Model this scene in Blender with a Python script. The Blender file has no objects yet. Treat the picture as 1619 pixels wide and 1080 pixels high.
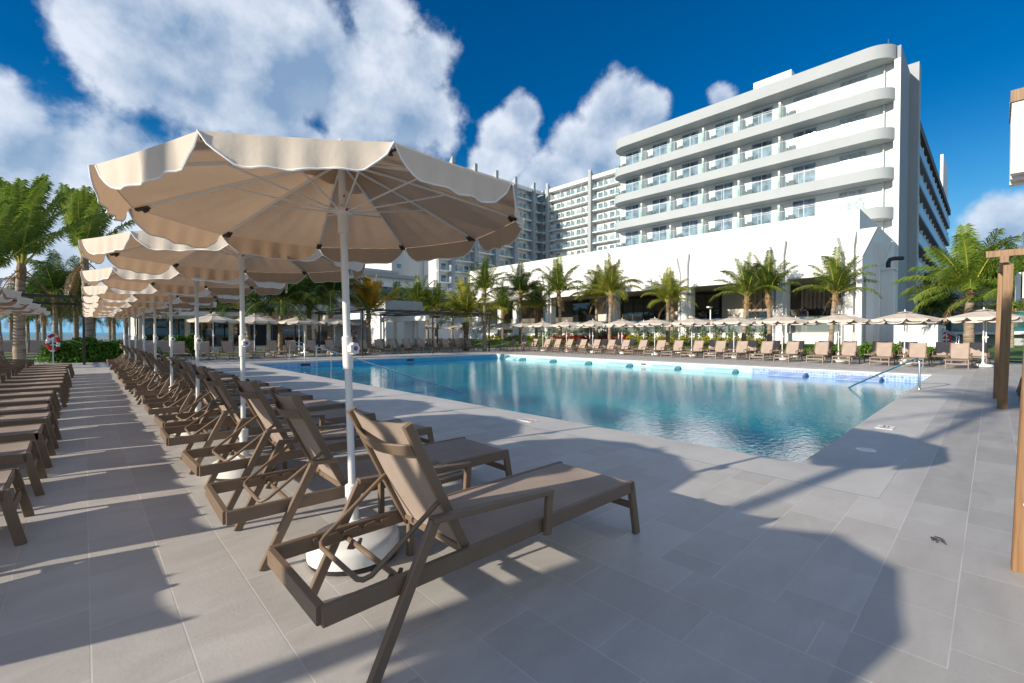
import bpy, math, random
from mathutils import Vector, Matrix
R = math.radians
PI = math.pi
sc = bpy.context.scene
COL = sc.collection
# ------------------------------------------------------------------ camera
F, CX, CY, H = 717.0, 809.5, 540.0, 1.36
HEAD, PITCH = R(46.65), R(0.96)
cam = bpy.data.cameras.new("camera"); camo = bpy.data.objects.new("camera", cam); COL.objects.link(camo)
camo.location = (0, 0, H); camo.rotation_euler = (PI/2 - PITCH, 0, HEAD - PI/2)
cam.sensor_width = 36; cam.lens = 36*F/1619; cam.clip_end = 3000; cam.clip_start = 0.05
sc.camera = camo
def hdir(u):
    a = (u-CX)/F
    return (math.cos(HEAD)+a*math.sin(HEAD), math.sin(HEAD)-a*math.cos(HEAD))
def at(u, t):                       # plan position seen in column u at depth t
    d = hdir(u); return d[0]*t, d[1]*t
def zz(v, t): return H + (528-v)/F*t
ORD = ['first','second','third','fourth','fifth','sixth','seventh','eighth','ninth','tenth','eleventh','twelfth','thirteenth',
 'fourteenth','fifteenth','sixteenth','seventeenth','eighteenth','nineteenth','twentieth','twenty-first','twenty-second',
 'twenty-third','twenty-fourth','twenty-fifth','twenty-sixth','twenty-seventh','twenty-eighth','twenty-ninth','thirtieth']
# ------------------------------------------------------------------ materials
def mat(name): 
    m = bpy.data.materials.new(name); m.use_nodes = True
    nt = m.node_tree; p = nt.nodes['Principled BSDF']; return m, nt, p
def nd(nt, t, **k):
    n = nt.nodes.new(t)
    for a, b in k.items():
        if a in n.inputs: n.inputs[a].default_value = b
        else: setattr(n, a, b)
    return n
def lk(nt, a, b): nt.links.new(a, b)
def simple(name, c, rough=.6, var=.12, nscale=6, bump=0.0, bscale=60, metal=0, spec=.5, coat=0):
    m, nt, p = mat(name)
    tc = nd(nt, 'ShaderNodeTexCoord')
    n = nd(nt, 'ShaderNodeTexNoise', Scale=nscale, Detail=6.0, Roughness=.6)
    lk(nt, tc.outputs['Object'], n.inputs['Vector'])
    r = nd(nt, 'ShaderNodeMapRange'); r.inputs['From Min'].default_value = .3; r.inputs['From Max'].default_value = .7
    r.inputs['To Min'].default_value = 1-var; r.inputs['To Max'].default_value = 1+var
    lk(nt, n.outputs['Fac'], r.inputs['Value'])
    mx = nd(nt, 'ShaderNodeVectorMath', operation='SCALE'); mx.inputs[0].default_value = c[:3]
    lk(nt, r.outputs[0], mx.inputs['Scale'])
    lk(nt, mx.outputs[0], p.inputs['Base Color'])
    p.inputs['Roughness'].default_value = rough; p.inputs['Metallic'].default_value = metal
    p.inputs['Specular IOR Level'].default_value = spec; p.inputs['Coat Weight'].default_value = coat
    if bump:
        n2 = nd(nt, 'ShaderNodeTexNoise', Scale=bscale, Detail=4.0)
        lk(nt, tc.outputs['Object'], n2.inputs['Vector'])
        b = nd(nt, 'ShaderNodeBump', Strength=bump, Distance=.01); lk(nt, n2.outputs['Fac'], b.inputs['Height'])
        lk(nt, b.outputs[0], p.inputs['Normal'])
    return m
M = {}
M['frame'] = simple('taupe_powder_coated_metal', (.175,.12,.078), .45, .07, 9, .15, 350)
M['armcap'] = simple('pale_armrest_tip', (.5,.42,.35), .5, .05)
def mesh_fabric():
    m, nt, p = mat('woven_sling_mesh')
    tc = nd(nt, 'ShaderNodeTexCoord')
    w = nd(nt, 'ShaderNodeTexWave', Scale=95.0, Distortion=.3); w.bands_direction = 'X'
    w2 = nd(nt, 'ShaderNodeTexWave', Scale=120.0, Distortion=.3); w2.bands_direction = 'Y'
    for q in (w, w2): lk(nt, tc.outputs['Object'], q.inputs['Vector'])
    n = nd(nt, 'ShaderNodeTexNoise', Scale=3.0, Detail=5.0); lk(nt, tc.outputs['Object'], n.inputs['Vector'])
    a = nd(nt, 'ShaderNodeMath', operation='MULTIPLY'); lk(nt, w.outputs['Fac'], a.inputs[0]); lk(nt, w2.outputs['Fac'], a.inputs[1])
    s = nd(nt, 'ShaderNodeMath', operation='MULTIPLY_ADD'); lk(nt, a.outputs[0], s.inputs[0]); s.inputs[1].default_value = .25
    lk(nt, n.outputs['Fac'], s.inputs[2])
    cr = nd(nt, 'ShaderNodeMapRange'); cr.inputs['From Min'].default_value = .3; cr.inputs['From Max'].default_value = .9
    cr.inputs['To Min'].default_value = .82; cr.inputs['To Max'].default_value = 1.12
    lk(nt, s.outputs[0], cr.inputs['Value'])
    mx = nd(nt, 'ShaderNodeVectorMath', operation='SCALE'); mx.inputs[0].default_value = (.38,.30,.245)
    lk(nt, cr.outputs[0], mx.inputs['Scale']); lk(nt, mx.outputs[0], p.inputs['Base Color'])
    p.inputs['Roughness'].default_value = .8
    b = nd(nt, 'ShaderNodeBump', Strength=.3, Distance=.002); lk(nt, a.outputs[0], b.inputs['Height']); lk(nt, b.outputs[0], p.inputs['Normal'])
    return m
M['sling'] = mesh_fabric()
def canvas(name, c, tr):
    m, nt, p = mat(name)
    tc = nd(nt, 'ShaderNodeTexCoord')
    n = nd(nt, 'ShaderNodeTexNoise', Scale=2.2, Detail=6.0, Roughness=.65); lk(nt, tc.outputs['Object'], n.inputs['Vector'])
    r = nd(nt, 'ShaderNodeMapRange'); r.inputs['To Min'].default_value = .86; r.inputs['To Max'].default_value = 1.12
    lk(nt, n.outputs['Fac'], r.inputs['Value'])
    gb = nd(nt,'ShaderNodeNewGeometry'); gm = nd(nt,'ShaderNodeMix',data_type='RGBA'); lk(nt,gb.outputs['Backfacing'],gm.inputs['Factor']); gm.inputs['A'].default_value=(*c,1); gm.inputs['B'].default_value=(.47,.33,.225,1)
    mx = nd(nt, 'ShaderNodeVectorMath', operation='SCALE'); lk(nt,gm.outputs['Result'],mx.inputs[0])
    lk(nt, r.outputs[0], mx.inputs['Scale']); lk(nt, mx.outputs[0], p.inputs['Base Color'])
    p.inputs['Roughness'].default_value = .85; p.inputs['Specular IOR Level'].default_value = .2
    n2 = nd(nt, 'ShaderNodeTexNoise', Scale=5.0, Detail=4.0, Distortion=.2); lk(nt, tc.outputs['Object'], n2.inputs['Vector'])
    b = nd(nt, 'ShaderNodeBump', Strength=.3, Distance=.03); lk(nt, n2.outputs['Fac'], b.inputs['Height']); lk(nt, b.outputs[0], p.inputs['Normal'])
    t = nd(nt, 'ShaderNodeBsdfTranslucent'); lk(nt, b.outputs[0], t.inputs['Normal'])
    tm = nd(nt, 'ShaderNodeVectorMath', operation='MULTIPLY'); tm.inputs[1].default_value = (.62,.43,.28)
    lk(nt, r.outputs[0], tm.inputs[0]); lk(nt, tm.outputs[0], t.inputs['Color'])
    ms = nd(nt, 'ShaderNodeMixShader'); ms.inputs[0].default_value = tr
    lk(nt, p.outputs[0], ms.inputs[1]); lk(nt, t.outputs[0], ms.inputs[2])
    lk(nt, ms.outputs[0], nt.nodes['Material Output'].inputs['Surface'])
    return m
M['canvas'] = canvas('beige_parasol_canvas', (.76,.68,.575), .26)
M['piping'] = simple('white_piping', (.78,.78,.77), .6, .04)
M['white_metal'] = simple('white_painted_pole', (.74,.75,.74), .35, .05, 4)
M['white_plastic'] = simple('white_plastic', (.78,.77,.74), .4, .06, 5, .1, 120)
M['rubber'] = simple('black_rubber', (.02,.02,.022), .6)
M['red'] = simple('red_plastic', (.55,.03,.03), .4)
M['blue'] = simple('blue_plastic', (.05,.12,.4), .4)
M['clip'] = simple('dark_clip', (.05,.04,.035), .5)
M['steel'] = simple('brushed_steel', (.6,.6,.6), .22, .03, metal=1)
M['white_wall'] = simple('white_render', (.78,.78,.76), .8, .035, .35, .15, 25)
def streaky(m):
    nt = m.node_tree; tc = nd(nt,'ShaderNodeTexCoord'); mp = nd(nt,'ShaderNodeMapping'); mp.inputs['Scale'].default_value=(1.3,1.3,.09); lk(nt,tc.outputs['Object'],mp.inputs['Vector'])
    n = nd(nt,'ShaderNodeTexNoise',Scale=1.5,Detail=6.0,Roughness=.6); lk(nt,mp.outputs[0],n.inputs['Vector'])
    r_ = nd(nt,'ShaderNodeMapRange'); r_.inputs['From Min'].default_value=.5; r_.inputs['From Max'].default_value=.75; r_.inputs['To Min'].default_value=1; r_.inputs['To Max'].default_value=.86; lk(nt,n.outputs['Fac'],r_.inputs['Value'])
    p = nt.nodes['Principled BSDF']; src = p.inputs['Base Color'].links[0].from_socket
    v = nd(nt,'ShaderNodeVectorMath',operation='SCALE'); lk(nt,src,v.inputs[0]); lk(nt,r_.outputs[0],v.inputs['Scale']); lk(nt,v.outputs[0],p.inputs['Base Color'])
streaky(M['white_wall'])
M['cream_wall'] = simple('cream_render', (.55,.54,.48), .8, .05, .5)
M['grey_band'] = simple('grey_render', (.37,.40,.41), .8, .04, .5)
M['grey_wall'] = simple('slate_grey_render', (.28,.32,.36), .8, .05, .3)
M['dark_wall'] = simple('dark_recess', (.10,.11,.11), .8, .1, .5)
M['dark_metal'] = simple('dark_brown_metal', (.035,.025,.02), .5, .15, 3)
M['brown_frame'] = simple('bronze_window_frame', (.04,.03,.025), .4)
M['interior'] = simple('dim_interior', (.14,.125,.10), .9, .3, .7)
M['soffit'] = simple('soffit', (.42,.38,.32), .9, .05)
M['window_frame'] = simple('grey_window_frame', (.5,.53,.56), .5)
M['groove'] = simple('dark_groove', (.27,.29,.30), .7)
M['blueband'] = simple('pale_blue_balcony_band', (.28,.48,.66), .4, .05)
def glassy(name, c, rough=.03, var=0.0, sc_=.6):
    m, nt, p = mat(name)
    p.inputs['Roughness'].default_value = rough; p.inputs['Specular IOR Level'].default_value = .9
    tc = nd(nt, 'ShaderNodeTexCoord')
    n = nd(nt, 'ShaderNodeTexNoise', Scale=sc_, Detail=4.0); lk(nt, tc.outputs['Object'], n.inputs['Vector'])
    r = nd(nt, 'ShaderNodeMapRange'); r.inputs['From Min'].default_value = .35; r.inputs['From Max'].default_value = .65
    r.inputs['To Min'].default_value = 1-var; r.inputs['To Max'].default_value = 1+var
    lk(nt, n.outputs['Fac'], r.inputs['Value'])
    gb = nd(nt,'ShaderNodeNewGeometry'); gm = nd(nt,'ShaderNodeMix',data_type='RGBA'); lk(nt,gb.outputs['Backfacing'],gm.inputs['Factor']); gm.inputs['A'].default_value=(*c,1); gm.inputs['B'].default_value=(.47,.33,.225,1)
    mx = nd(nt, 'ShaderNodeVectorMath', operation='SCALE'); lk(nt,gm.outputs['Result'],mx.inputs[0])
    lk(nt, r.outputs[0], mx.inputs['Scale']); lk(nt, mx.outputs[0], p.inputs['Base Color'])
    return m
M['pane_dark'] = glassy('dark_window_glass', (.13,.18,.23), .04, .75, 1.3)
M['pane_black'] = glassy('black_window_glass', (.015,.018,.02), .03, .5, 1.5)
M['pane_pale'] = glassy('curtained_window_glass', (.42,.46,.48), .1, .35, 3.5)
M['pane_teal'] = glassy('teal_window_glass', (.02,.12,.13), .04, .5)
def thin_glass(name, c, a):
    m, nt, p = mat(name)
    p.inputs['Base Color'].default_value = (*c, 1); p.inputs['Roughness'].default_value = .04
    tr = nd(nt, 'ShaderNodeBsdfTransparent'); tr.inputs[0].default_value = (.9,.97,.96,1)
    ms = nd(nt, 'ShaderNodeMixShader'); ms.inputs[0].default_value = a
    lk(nt, tr.outputs[0], ms.inputs[1]); lk(nt, p.outputs[0], ms.inputs[2])
    lk(nt, ms.outputs[0], nt.nodes['Material Output'].inputs['Surface'])
    return m
M['rail_glass'] = thin_glass('balcony_glass', (.3,.45,.5), .2)
M['terrace_glass'] = thin_glass('terrace_glass', (.35,.45,.45), .4)
M['wood'] = None
def wood():
    m, nt, p = mat('golden_brown_timber')
    tc = nd(nt, 'ShaderNodeTexCoord'); mp = nd(nt, 'ShaderNodeMapping'); mp.inputs['Scale'].default_value = (14,14,.7)
    lk(nt, tc.outputs['Object'], mp.inputs['Vector'])
    n = nd(nt, 'ShaderNodeTexNoise', Scale=3.0, Detail=7.0, Distortion=.6); lk(nt, mp.outputs[0], n.inputs['Vector'])
    cr = nd(nt, 'ShaderNodeValToRGB'); cr.color_ramp.elements[0].position = .3; cr.color_ramp.elements[1].position = .75
    cr.color_ramp.elements[0].color = (.15,.075,.03,1); cr.color_ramp.elements[1].color = (.32,.18,.075,1)
    lk(nt, n.outputs['Fac'], cr.inputs[0]); lk(nt, cr.outputs[0], p.inputs['Base Color'])
    p.inputs['Roughness'].default_value = .5
    b = nd(nt, 'ShaderNodeBump', Strength=.25, Distance=.004); lk(nt, n.outputs['Fac'], b.inputs['Height']); lk(nt, b.outputs[0], p.inputs['Normal'])
    return m
M['wood'] = wood()
def tiles(name, split, c0, c1, grout):
    m, nt, p = mat(name)
    tc = nd(nt, 'ShaderNodeTexCoord')
    sep = nd(nt, 'ShaderNodeSeparateXYZ'); lk(nt, tc.outputs['Object'], sep.inputs[0])
    def brick(vec_sock):
        b = nd(nt, 'ShaderNodeTexBrick'); b.offset = .37; b.offset_frequency = 2; b.squash = 1.0
        b.inputs['Scale'].default_value = 1; b.inputs['Brick Width'].default_value = .63; b.inputs['Row Height'].default_value = .316
        b.inputs['Mortar Size'].default_value = .0036; b.inputs['Mortar Smooth'].default_value = .3; b.inputs['Bias'].default_value = 0
        b.inputs['Color1'].default_value = (0,0,0,1); b.inputs['Color2'].default_value = (1,1,1,1); b.inputs['Mortar'].default_value = (.5,.5,.5,1)
        lk(nt, vec_sock, b.inputs['Vector']); return b
    cb = nd(nt, 'ShaderNodeCombineXYZ'); lk(nt, sep.outputs['Y'], cb.inputs['X']); lk(nt, sep.outputs['X'], cb.inputs['Y'])
    ad = nd(nt, 'ShaderNodeVectorMath', operation='ADD'); ad.inputs[1].default_value = (31.6,31.6-.006,0); lk(nt, cb.outputs[0], ad.inputs[0])
    ad2 = nd(nt, 'ShaderNodeVectorMath', operation='ADD'); ad2.inputs[1].default_value = (31.6,31.6-.11,0); lk(nt, tc.outputs['Object'], ad2.inputs[0])
    bA, bB = brick(ad.outputs[0]), brick(ad2.outputs[0]); bB.inputs['Brick Width'].default_value = .47
    cmp_ = nd(nt, 'ShaderNodeMath', operation='GREATER_THAN'); lk(nt, sep.outputs['X'], cmp_.inputs[0]); cmp_.inputs[1].default_value = split
    mc = nd(nt, 'ShaderNodeMix', data_type='RGBA'); lk(nt, cmp_.outputs[0], mc.inputs['Factor']); lk(nt, bA.outputs['Color'], mc.inputs['A']); lk(nt, bB.outputs['Color'], mc.inputs['B'])
    mf = nd(nt, 'ShaderNodeMix', data_type='FLOAT'); lk(nt, cmp_.outputs[0], mf.inputs['Factor']); lk(nt, bA.outputs['Fac'], mf.inputs['A']); lk(nt, bB.outputs['Fac'], mf.inputs['B'])
    # veined stone streaks + stains
    mp = nd(nt, 'ShaderNodeMapping'); mp.inputs['Scale'].default_value = (1.2,3.2,1); lk(nt, tc.outputs['Object'], mp.inputs['Vector'])
    n1 = nd(nt, 'ShaderNodeTexNoise', Scale=1.6, Detail=8.0, Roughness=.62, Distortion=.5); lk(nt, mp.outputs[0], n1.inputs['Vector'])
    n2 = nd(nt, 'ShaderNodeTexNoise', Scale=.35, Detail=5.0); lk(nt, tc.outputs['Object'], n2.inputs['Vector'])
    n3 = nd(nt, 'ShaderNodeTexNoise', Scale=45.0, Detail=6.0, Roughness=.7); lk(nt, tc.outputs['Object'], n3.inputs['Vector'])
    s1 = nd(nt, 'ShaderNodeMath', operation='MULTIPLY'); lk(nt, mc.outputs['Result'], s1.inputs[0]); s1.inputs[1].default_value = .3
    s2 = nd(nt, 'ShaderNodeMath', operation='MULTIPLY_ADD'); lk(nt, n1.outputs['Fac'], s2.inputs[0]); s2.inputs[1].default_value = .85; lk(nt, s1.outputs[0], s2.inputs[2])
    s3 = nd(nt, 'ShaderNodeMath', operation='MULTIPLY_ADD'); lk(nt, n2.outputs['Fac'], s3.inputs[0]); s3.inputs[1].default_value = .5; lk(nt, s2.outputs[0], s3.inputs[2])
    s4 = nd(nt, 'ShaderNodeMath', operation='MULTIPLY_ADD'); lk(nt, n3.outputs['Fac'], s4.inputs[0]); s4.inputs[1].default_value = .2; lk(nt, s3.outputs[0], s4.inputs[2])
    r = nd(nt, 'ShaderNodeMapRange'); r.inputs['From Min'].default_value = .60; r.inputs['From Max'].default_value = 1.28; lk(nt, s4.outputs[0], r.inputs['Value'])
    cm = nd(nt, 'ShaderNodeMix', data_type='RGBA'); cm.inputs['A'].default_value = (*c0,1); cm.inputs['B'].default_value = (*c1,1); lk(nt, r.outputs[0], cm.inputs['Factor'])
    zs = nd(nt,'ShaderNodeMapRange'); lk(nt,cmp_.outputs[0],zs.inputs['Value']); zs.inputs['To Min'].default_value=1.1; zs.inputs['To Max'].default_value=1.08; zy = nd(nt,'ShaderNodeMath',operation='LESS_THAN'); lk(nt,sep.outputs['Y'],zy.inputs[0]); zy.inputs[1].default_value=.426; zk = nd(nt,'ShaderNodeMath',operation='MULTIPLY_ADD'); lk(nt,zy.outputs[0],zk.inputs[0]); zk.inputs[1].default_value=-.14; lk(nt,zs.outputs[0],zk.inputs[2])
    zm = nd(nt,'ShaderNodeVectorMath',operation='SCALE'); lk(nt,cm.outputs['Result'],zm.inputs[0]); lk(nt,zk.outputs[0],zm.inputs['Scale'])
    # grout strength varies
    gn = nd(nt, 'ShaderNodeTexNoise', Scale=.8, Detail=2.0); lk(nt, tc.outputs['Object'], gn.inputs['Vector'])
    gr = nd(nt, 'ShaderNodeMapRange'); gr.inputs['From Min'].default_value = .4; gr.inputs['From Max'].default_value = .62; gr.inputs['To Min'].default_value = .35; lk(nt, gn.outputs['Fac'], gr.inputs['Value'])
    gf = nd(nt, 'ShaderNodeMath', operation='MULTIPLY'); lk(nt, mf.outputs['Result'], gf.inputs[0]); lk(nt, gr.outputs[0], gf.inputs[1])
    gm = nd(nt, 'ShaderNodeMix', data_type='RGBA'); lk(nt, gf.outputs[0], gm.inputs['Factor']); lk(nt, zm.outputs[0], gm.inputs['A']); gm.inputs['B'].default_value = (*grout,1)
    # small dark chips
    v = nd(nt, 'ShaderNodeTexVoronoi', Scale=2.3); lk(nt, tc.outputs['Object'], v.inputs['Vector'])
    vt = nd(nt, 'ShaderNodeMath', operation='LESS_THAN'); lk(nt, v.outputs['Distance'], vt.inputs[0]); vt.inputs[1].default_value = .012
    vm = nd(nt, 'ShaderNodeMix', data_type='RGBA'); lk(nt, vt.outputs[0], vm.inputs['Factor']); lk(nt, gm.outputs['Result'], vm.inputs['A']); vm.inputs['B'].default_value = (.12,.1,.08,1)
    lk(nt, vm.outputs['Result'], p.inputs['Base Color'])
    rr = nd(nt, 'ShaderNodeMapRange'); rr.inputs['To Min'].default_value = .38; rr.inputs['To Max'].default_value = .62; lk(nt, n1.outputs['Fac'], rr.inputs['Value']); lk(nt, rr.outputs[0], p.inputs['Roughness'])
    hb = nd(nt, 'ShaderNodeMath', operation='MULTIPLY_ADD'); lk(nt, mf.outputs['Result'], hb.inputs[0]); hb.inputs[1].default_value = -1.0; lk(nt, n3.outputs['Fac'], hb.inputs[2])
    b = nd(nt, 'ShaderNodeBump', Strength=.35, Distance=.003); lk(nt, hb.outputs[0], b.inputs['Height']); lk(nt, b.outputs[0], p.inputs['Normal'])
    return m
M['deck'] = tiles('stone_deck_tiles', 2.53, (.37,.345,.315), (.545,.52,.485), (.66,.62,.56))
M['coping'] = simple('pale_concrete_coping', (.54,.52,.485), .7, .1, 1.3, .25, 60)
def mosaic(name, c0, c1, g):
    m, nt, p = mat(name)
    tc = nd(nt, 'ShaderNodeTexCoord')
    ad = nd(nt, 'ShaderNodeVectorMath', operation='DOT_PRODUCT'); lk(nt, tc.outputs['Object'], ad.inputs[0]); ad.inputs[1].default_value = (1,1,0)
    se = nd(nt, 'ShaderNodeSeparateXYZ'); lk(nt, tc.outputs['Object'], se.inputs[0])
    cb = nd(nt, 'ShaderNodeCombineXYZ'); lk(nt, ad.outputs['Value'], cb.inputs['X']); lk(nt, se.outputs['Z'], cb.inputs['Y'])
    b = nd(nt, 'ShaderNodeTexBrick'); b.offset = 0; b.inputs['Scale'].default_value = 1; b.inputs['Brick Width'].default_value = .1; b.inputs['Row Height'].default_value = .1
    b.inputs['Mortar Size'].default_value = .006; b.inputs['Color1'].default_value = (*c0,1); b.inputs['Color2'].default_value = (*c1,1); b.inputs['Mortar'].default_value = (*g,1)
    lk(nt, cb.outputs[0], b.inputs['Vector']); lk(nt, b.outputs['Color'], p.inputs['Base Color']); p.inputs['Roughness'].default_value = .25
    return m
M['mosaic'] = mosaic('blue_pool_mosaic', (.16,.28,.60), (.30,.42,.72), (.6,.62,.7))
M['pool_sunlit'] = simple('sunlit_pool_plaster', (.42,.72,.74), .5, .08, 2)  # pale cyan has the sunlight on the far wall put into the colour
M['pool_shaded'] = simple('shaded_pool_plaster', (.05,.36,.62), .5, .1, 2)  # deeper blue has the shade on walls turned from the sun put in
def water():
    m, nt, p = mat('pool_water')
    tc = nd(nt, 'ShaderNodeTexCoord')
    n = nd(nt, 'ShaderNodeTexNoise', Scale=.25, Detail=3.0); lk(nt, tc.outputs['Object'], n.inputs['Vector'])
    cr = nd(nt, 'ShaderNodeValToRGB'); cr.color_ramp.elements[0].position = .35; cr.color_ramp.elements[1].position = .7
    cr.color_ramp.elements[0].color = (.0,.29,.40,1); cr.color_ramp.elements[1].color = (.0,.40,.45,1)
    lk(nt, n.outputs['Fac'], cr.inputs[0]); lk(nt, cr.outputs[0], p.inputs['Base Color'])
    p.inputs['Roughness'].default_value = .015; p.inputs['IOR'].default_value = 1.33; p.inputs['Specular IOR Level'].default_value = 1.0
    mp = nd(nt, 'ShaderNodeMapping'); mp.inputs['Rotation'].default_value = (0,0,R(38)); mp.inputs['Scale'].default_value = (1,2.0,1); lk(nt, tc.outputs['Object'], mp.inputs['Vector'])
    a = nd(nt, 'ShaderNodeTexNoise', Scale=7.0, Detail=3.0, Roughness=.55, Distortion=.3); lk(nt, mp.outputs[0], a.inputs['Vector'])
    a2 = nd(nt, 'ShaderNodeTexNoise', Scale=.9, Detail=2.0); lk(nt, tc.outputs['Object'], a2.inputs['Vector'])
    s = nd(nt, 'ShaderNodeMath', operation='MULTIPLY_ADD'); lk(nt, a2.outputs['Fac'], s.inputs[0]); s.inputs[1].default_value = .9; lk(nt, a.outputs['Fac'], s.inputs[2])
    p.inputs['Subsurface Weight'].default_value = 1.0; p.inputs['Subsurface Radius'].default_value = (.7,1.3,1.5); p.inputs['Subsurface Scale'].default_value = 6.0; p.subsurface_method = 'RANDOM_WALK'
    b = nd(nt, 'ShaderNodeBump', Strength=1.0, Distance=.0042); lk(nt, s.outputs[0], b.inputs['Height']); lk(nt, b.outputs[0], p.inputs['Normal'])
    return m
M['water'] = water()
def leafmat(name, c0, c1, tr=.3):
    m, nt, p = mat(name)
    g = nd(nt, 'ShaderNodeNewGeometry')
    oi = nd(nt, 'ShaderNodeObjectInfo')
    tc = nd(nt, 'ShaderNodeTexCoord')
    n = nd(nt, 'ShaderNodeTexNoise', Scale=1.1, Detail=2.0); lk(nt, tc.outputs['Object'], n.inputs['Vector'])
    s = nd(nt, 'ShaderNodeMath', operation='MULTIPLY_ADD'); lk(nt, g.outputs['Random Per Island'], s.inputs[0]); s.inputs[1].default_value = .4
    q = nd(nt, 'ShaderNodeMath', operation='MULTIPLY_ADD'); lk(nt, n.outputs['Fac'], q.inputs[0]); q.inputs[1].default_value = 1.3; q.inputs[2].default_value = -.45
    lk(nt, q.outputs[0], s.inputs[2])
    o = nd(nt, 'ShaderNodeMath', operation='MULTIPLY_ADD'); lk(nt, oi.outputs['Random'], o.inputs[0]); o.inputs[1].default_value = .3; lk(nt, s.outputs[0], o.inputs[2])
    cm = nd(nt, 'ShaderNodeMix', data_type='RGBA'); cm.inputs['A'].default_value = (*c0,1); cm.inputs['B'].default_value = (*c1,1)
    cm.clamp_factor = True; lk(nt, o.outputs[0], cm.inputs['Factor']); lk(nt, cm.outputs['Result'], p.inputs['Base Color'])
    p.inputs['Roughness'].default_value = .45; p.inputs['Specular IOR Level'].default_value = .35
    t = nd(nt, 'ShaderNodeBsdfTranslucent'); lk(nt, cm.outputs['Result'], t.inputs['Color'])
    ms = nd(nt, 'ShaderNodeMixShader'); ms.inputs[0].default_value = tr
    lk(nt, p.outputs[0], ms.inputs[1]); lk(nt, t.outputs[0], ms.inputs[2]); lk(nt, ms.outputs[0], nt.nodes['Material Output'].inputs['Surface'])
    return m
M['palm'] = leafmat('palm_leaf', (.035,.085,.015), (.19,.24,.03))
M['palm_bright'] = leafmat('palm_leaf_bright', (.06,.15,.02), (.28,.36,.05), .35)
M['dead_leaf'] = leafmat('dead_palm_leaf', (.16,.09,.04), (.36,.22,.09), .2)
M['palm_dark'] = leafmat('palm_leaf_dark', (.015,.055,.012), (.09,.15,.025))
M['palm_yellow'] = leafmat('palm_leaf_yellowish', (.08,.15,.02), (.34,.31,.035))
M['palm_orange'] = leafmat('palm_leaf_orange', (.38,.13,.012), (.55,.36,.02))
M['shrub'] = leafmat('shrub_leaf', (.04,.12,.015), (.17,.33,.04))
M['grass'] = leafmat('grass_blade', (.05,.13,.015), (.13,.26,.03))
M['yellow_leaf'] = leafmat('yellow_flowering_leaf', (.2,.25,.02), (.5,.45,.03))
M['red_leaf'] = leafmat('red_leaf', (.28,.03,.015), (.45,.10,.03))
M['greyleaf'] = leafmat('greyish_leaf', (.08,.14,.06), (.2,.28,.14))
M['rachis'] = simple('yellow_rachis', (.42,.38,.06), .5, .15, 2)
def trunk_m():
    m, nt, p = mat('ringed_palm_bark')
    tc = nd(nt, 'ShaderNodeTexCoord')
    mp = nd(nt, 'ShaderNodeMapping'); mp.inputs['Scale'].default_value = (.6,.6,5); lk(nt, tc.outputs['Object'], mp.inputs['Vector'])
    n = nd(nt, 'ShaderNodeTexNoise', Scale=2.2, Detail=7.0, Roughness=.7, Distortion=.4); lk(nt, mp.outputs[0], n.inputs['Vector'])
    cr = nd(nt, 'ShaderNodeValToRGB'); cr.color_ramp.elements[0].position = .33; cr.color_ramp.elements[1].position = .66
    cr.color_ramp.elements[0].color = (.10,.07,.045,1); cr.color_ramp.elements[1].color = (.42,.34,.25,1)
    lk(nt, n.outputs['Fac'], cr.inputs[0]); lk(nt, cr.outputs[0], p.inputs['Base Color']); p.inputs['Roughness'].default_value = .9
    b = nd(nt, 'ShaderNodeBump', Strength=.6, Distance=.03); lk(nt, n.outputs['Fac'], b.inputs['Height']); lk(nt, b.outputs[0], p.inputs['Normal'])
    return m
M['trunk'] = trunk_m()
M['sheath'] = simple('palm_fibre_sheath', (.22,.15,.08), .9, .35, 4, .5, 30)
M['soil'] = simple('soil', (.09,.06,.04), .95, .2, 2)
M['lawn'] = simple('lawn_ground', (.07,.14,.025), .95, .3, 1.5)
M['ground'] = simple('sandy_ground', (.20,.20,.16), .95, .15, .4)
M['cloth_white'] = simple('off_white_cloth', (.82,.79,.73), .9, .05, 3, .3, 9)
M['tan_wood'] = simple('tan_wicker', (.42,.30,.14), .7, .15, 8)
M['wicker'] = simple('grey_wicker', (.11,.11,.11), .7, .15, 8)
M['curtain'] = simple('striped_wall', (.45,.38,.31), .9, .25, 2.5)
M['red_sign'] = simple('red_sign_face', (.5,.01,.03), .4, .03)
M['skin'] = simple('skin', (.45,.25,.17), .6, .05)
M['shirt'] = simple('navy_shirt', (.03,.04,.09), .8, .1)
M['hair'] = simple('dark_hair', (.03,.02,.015), .7, .1)
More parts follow.
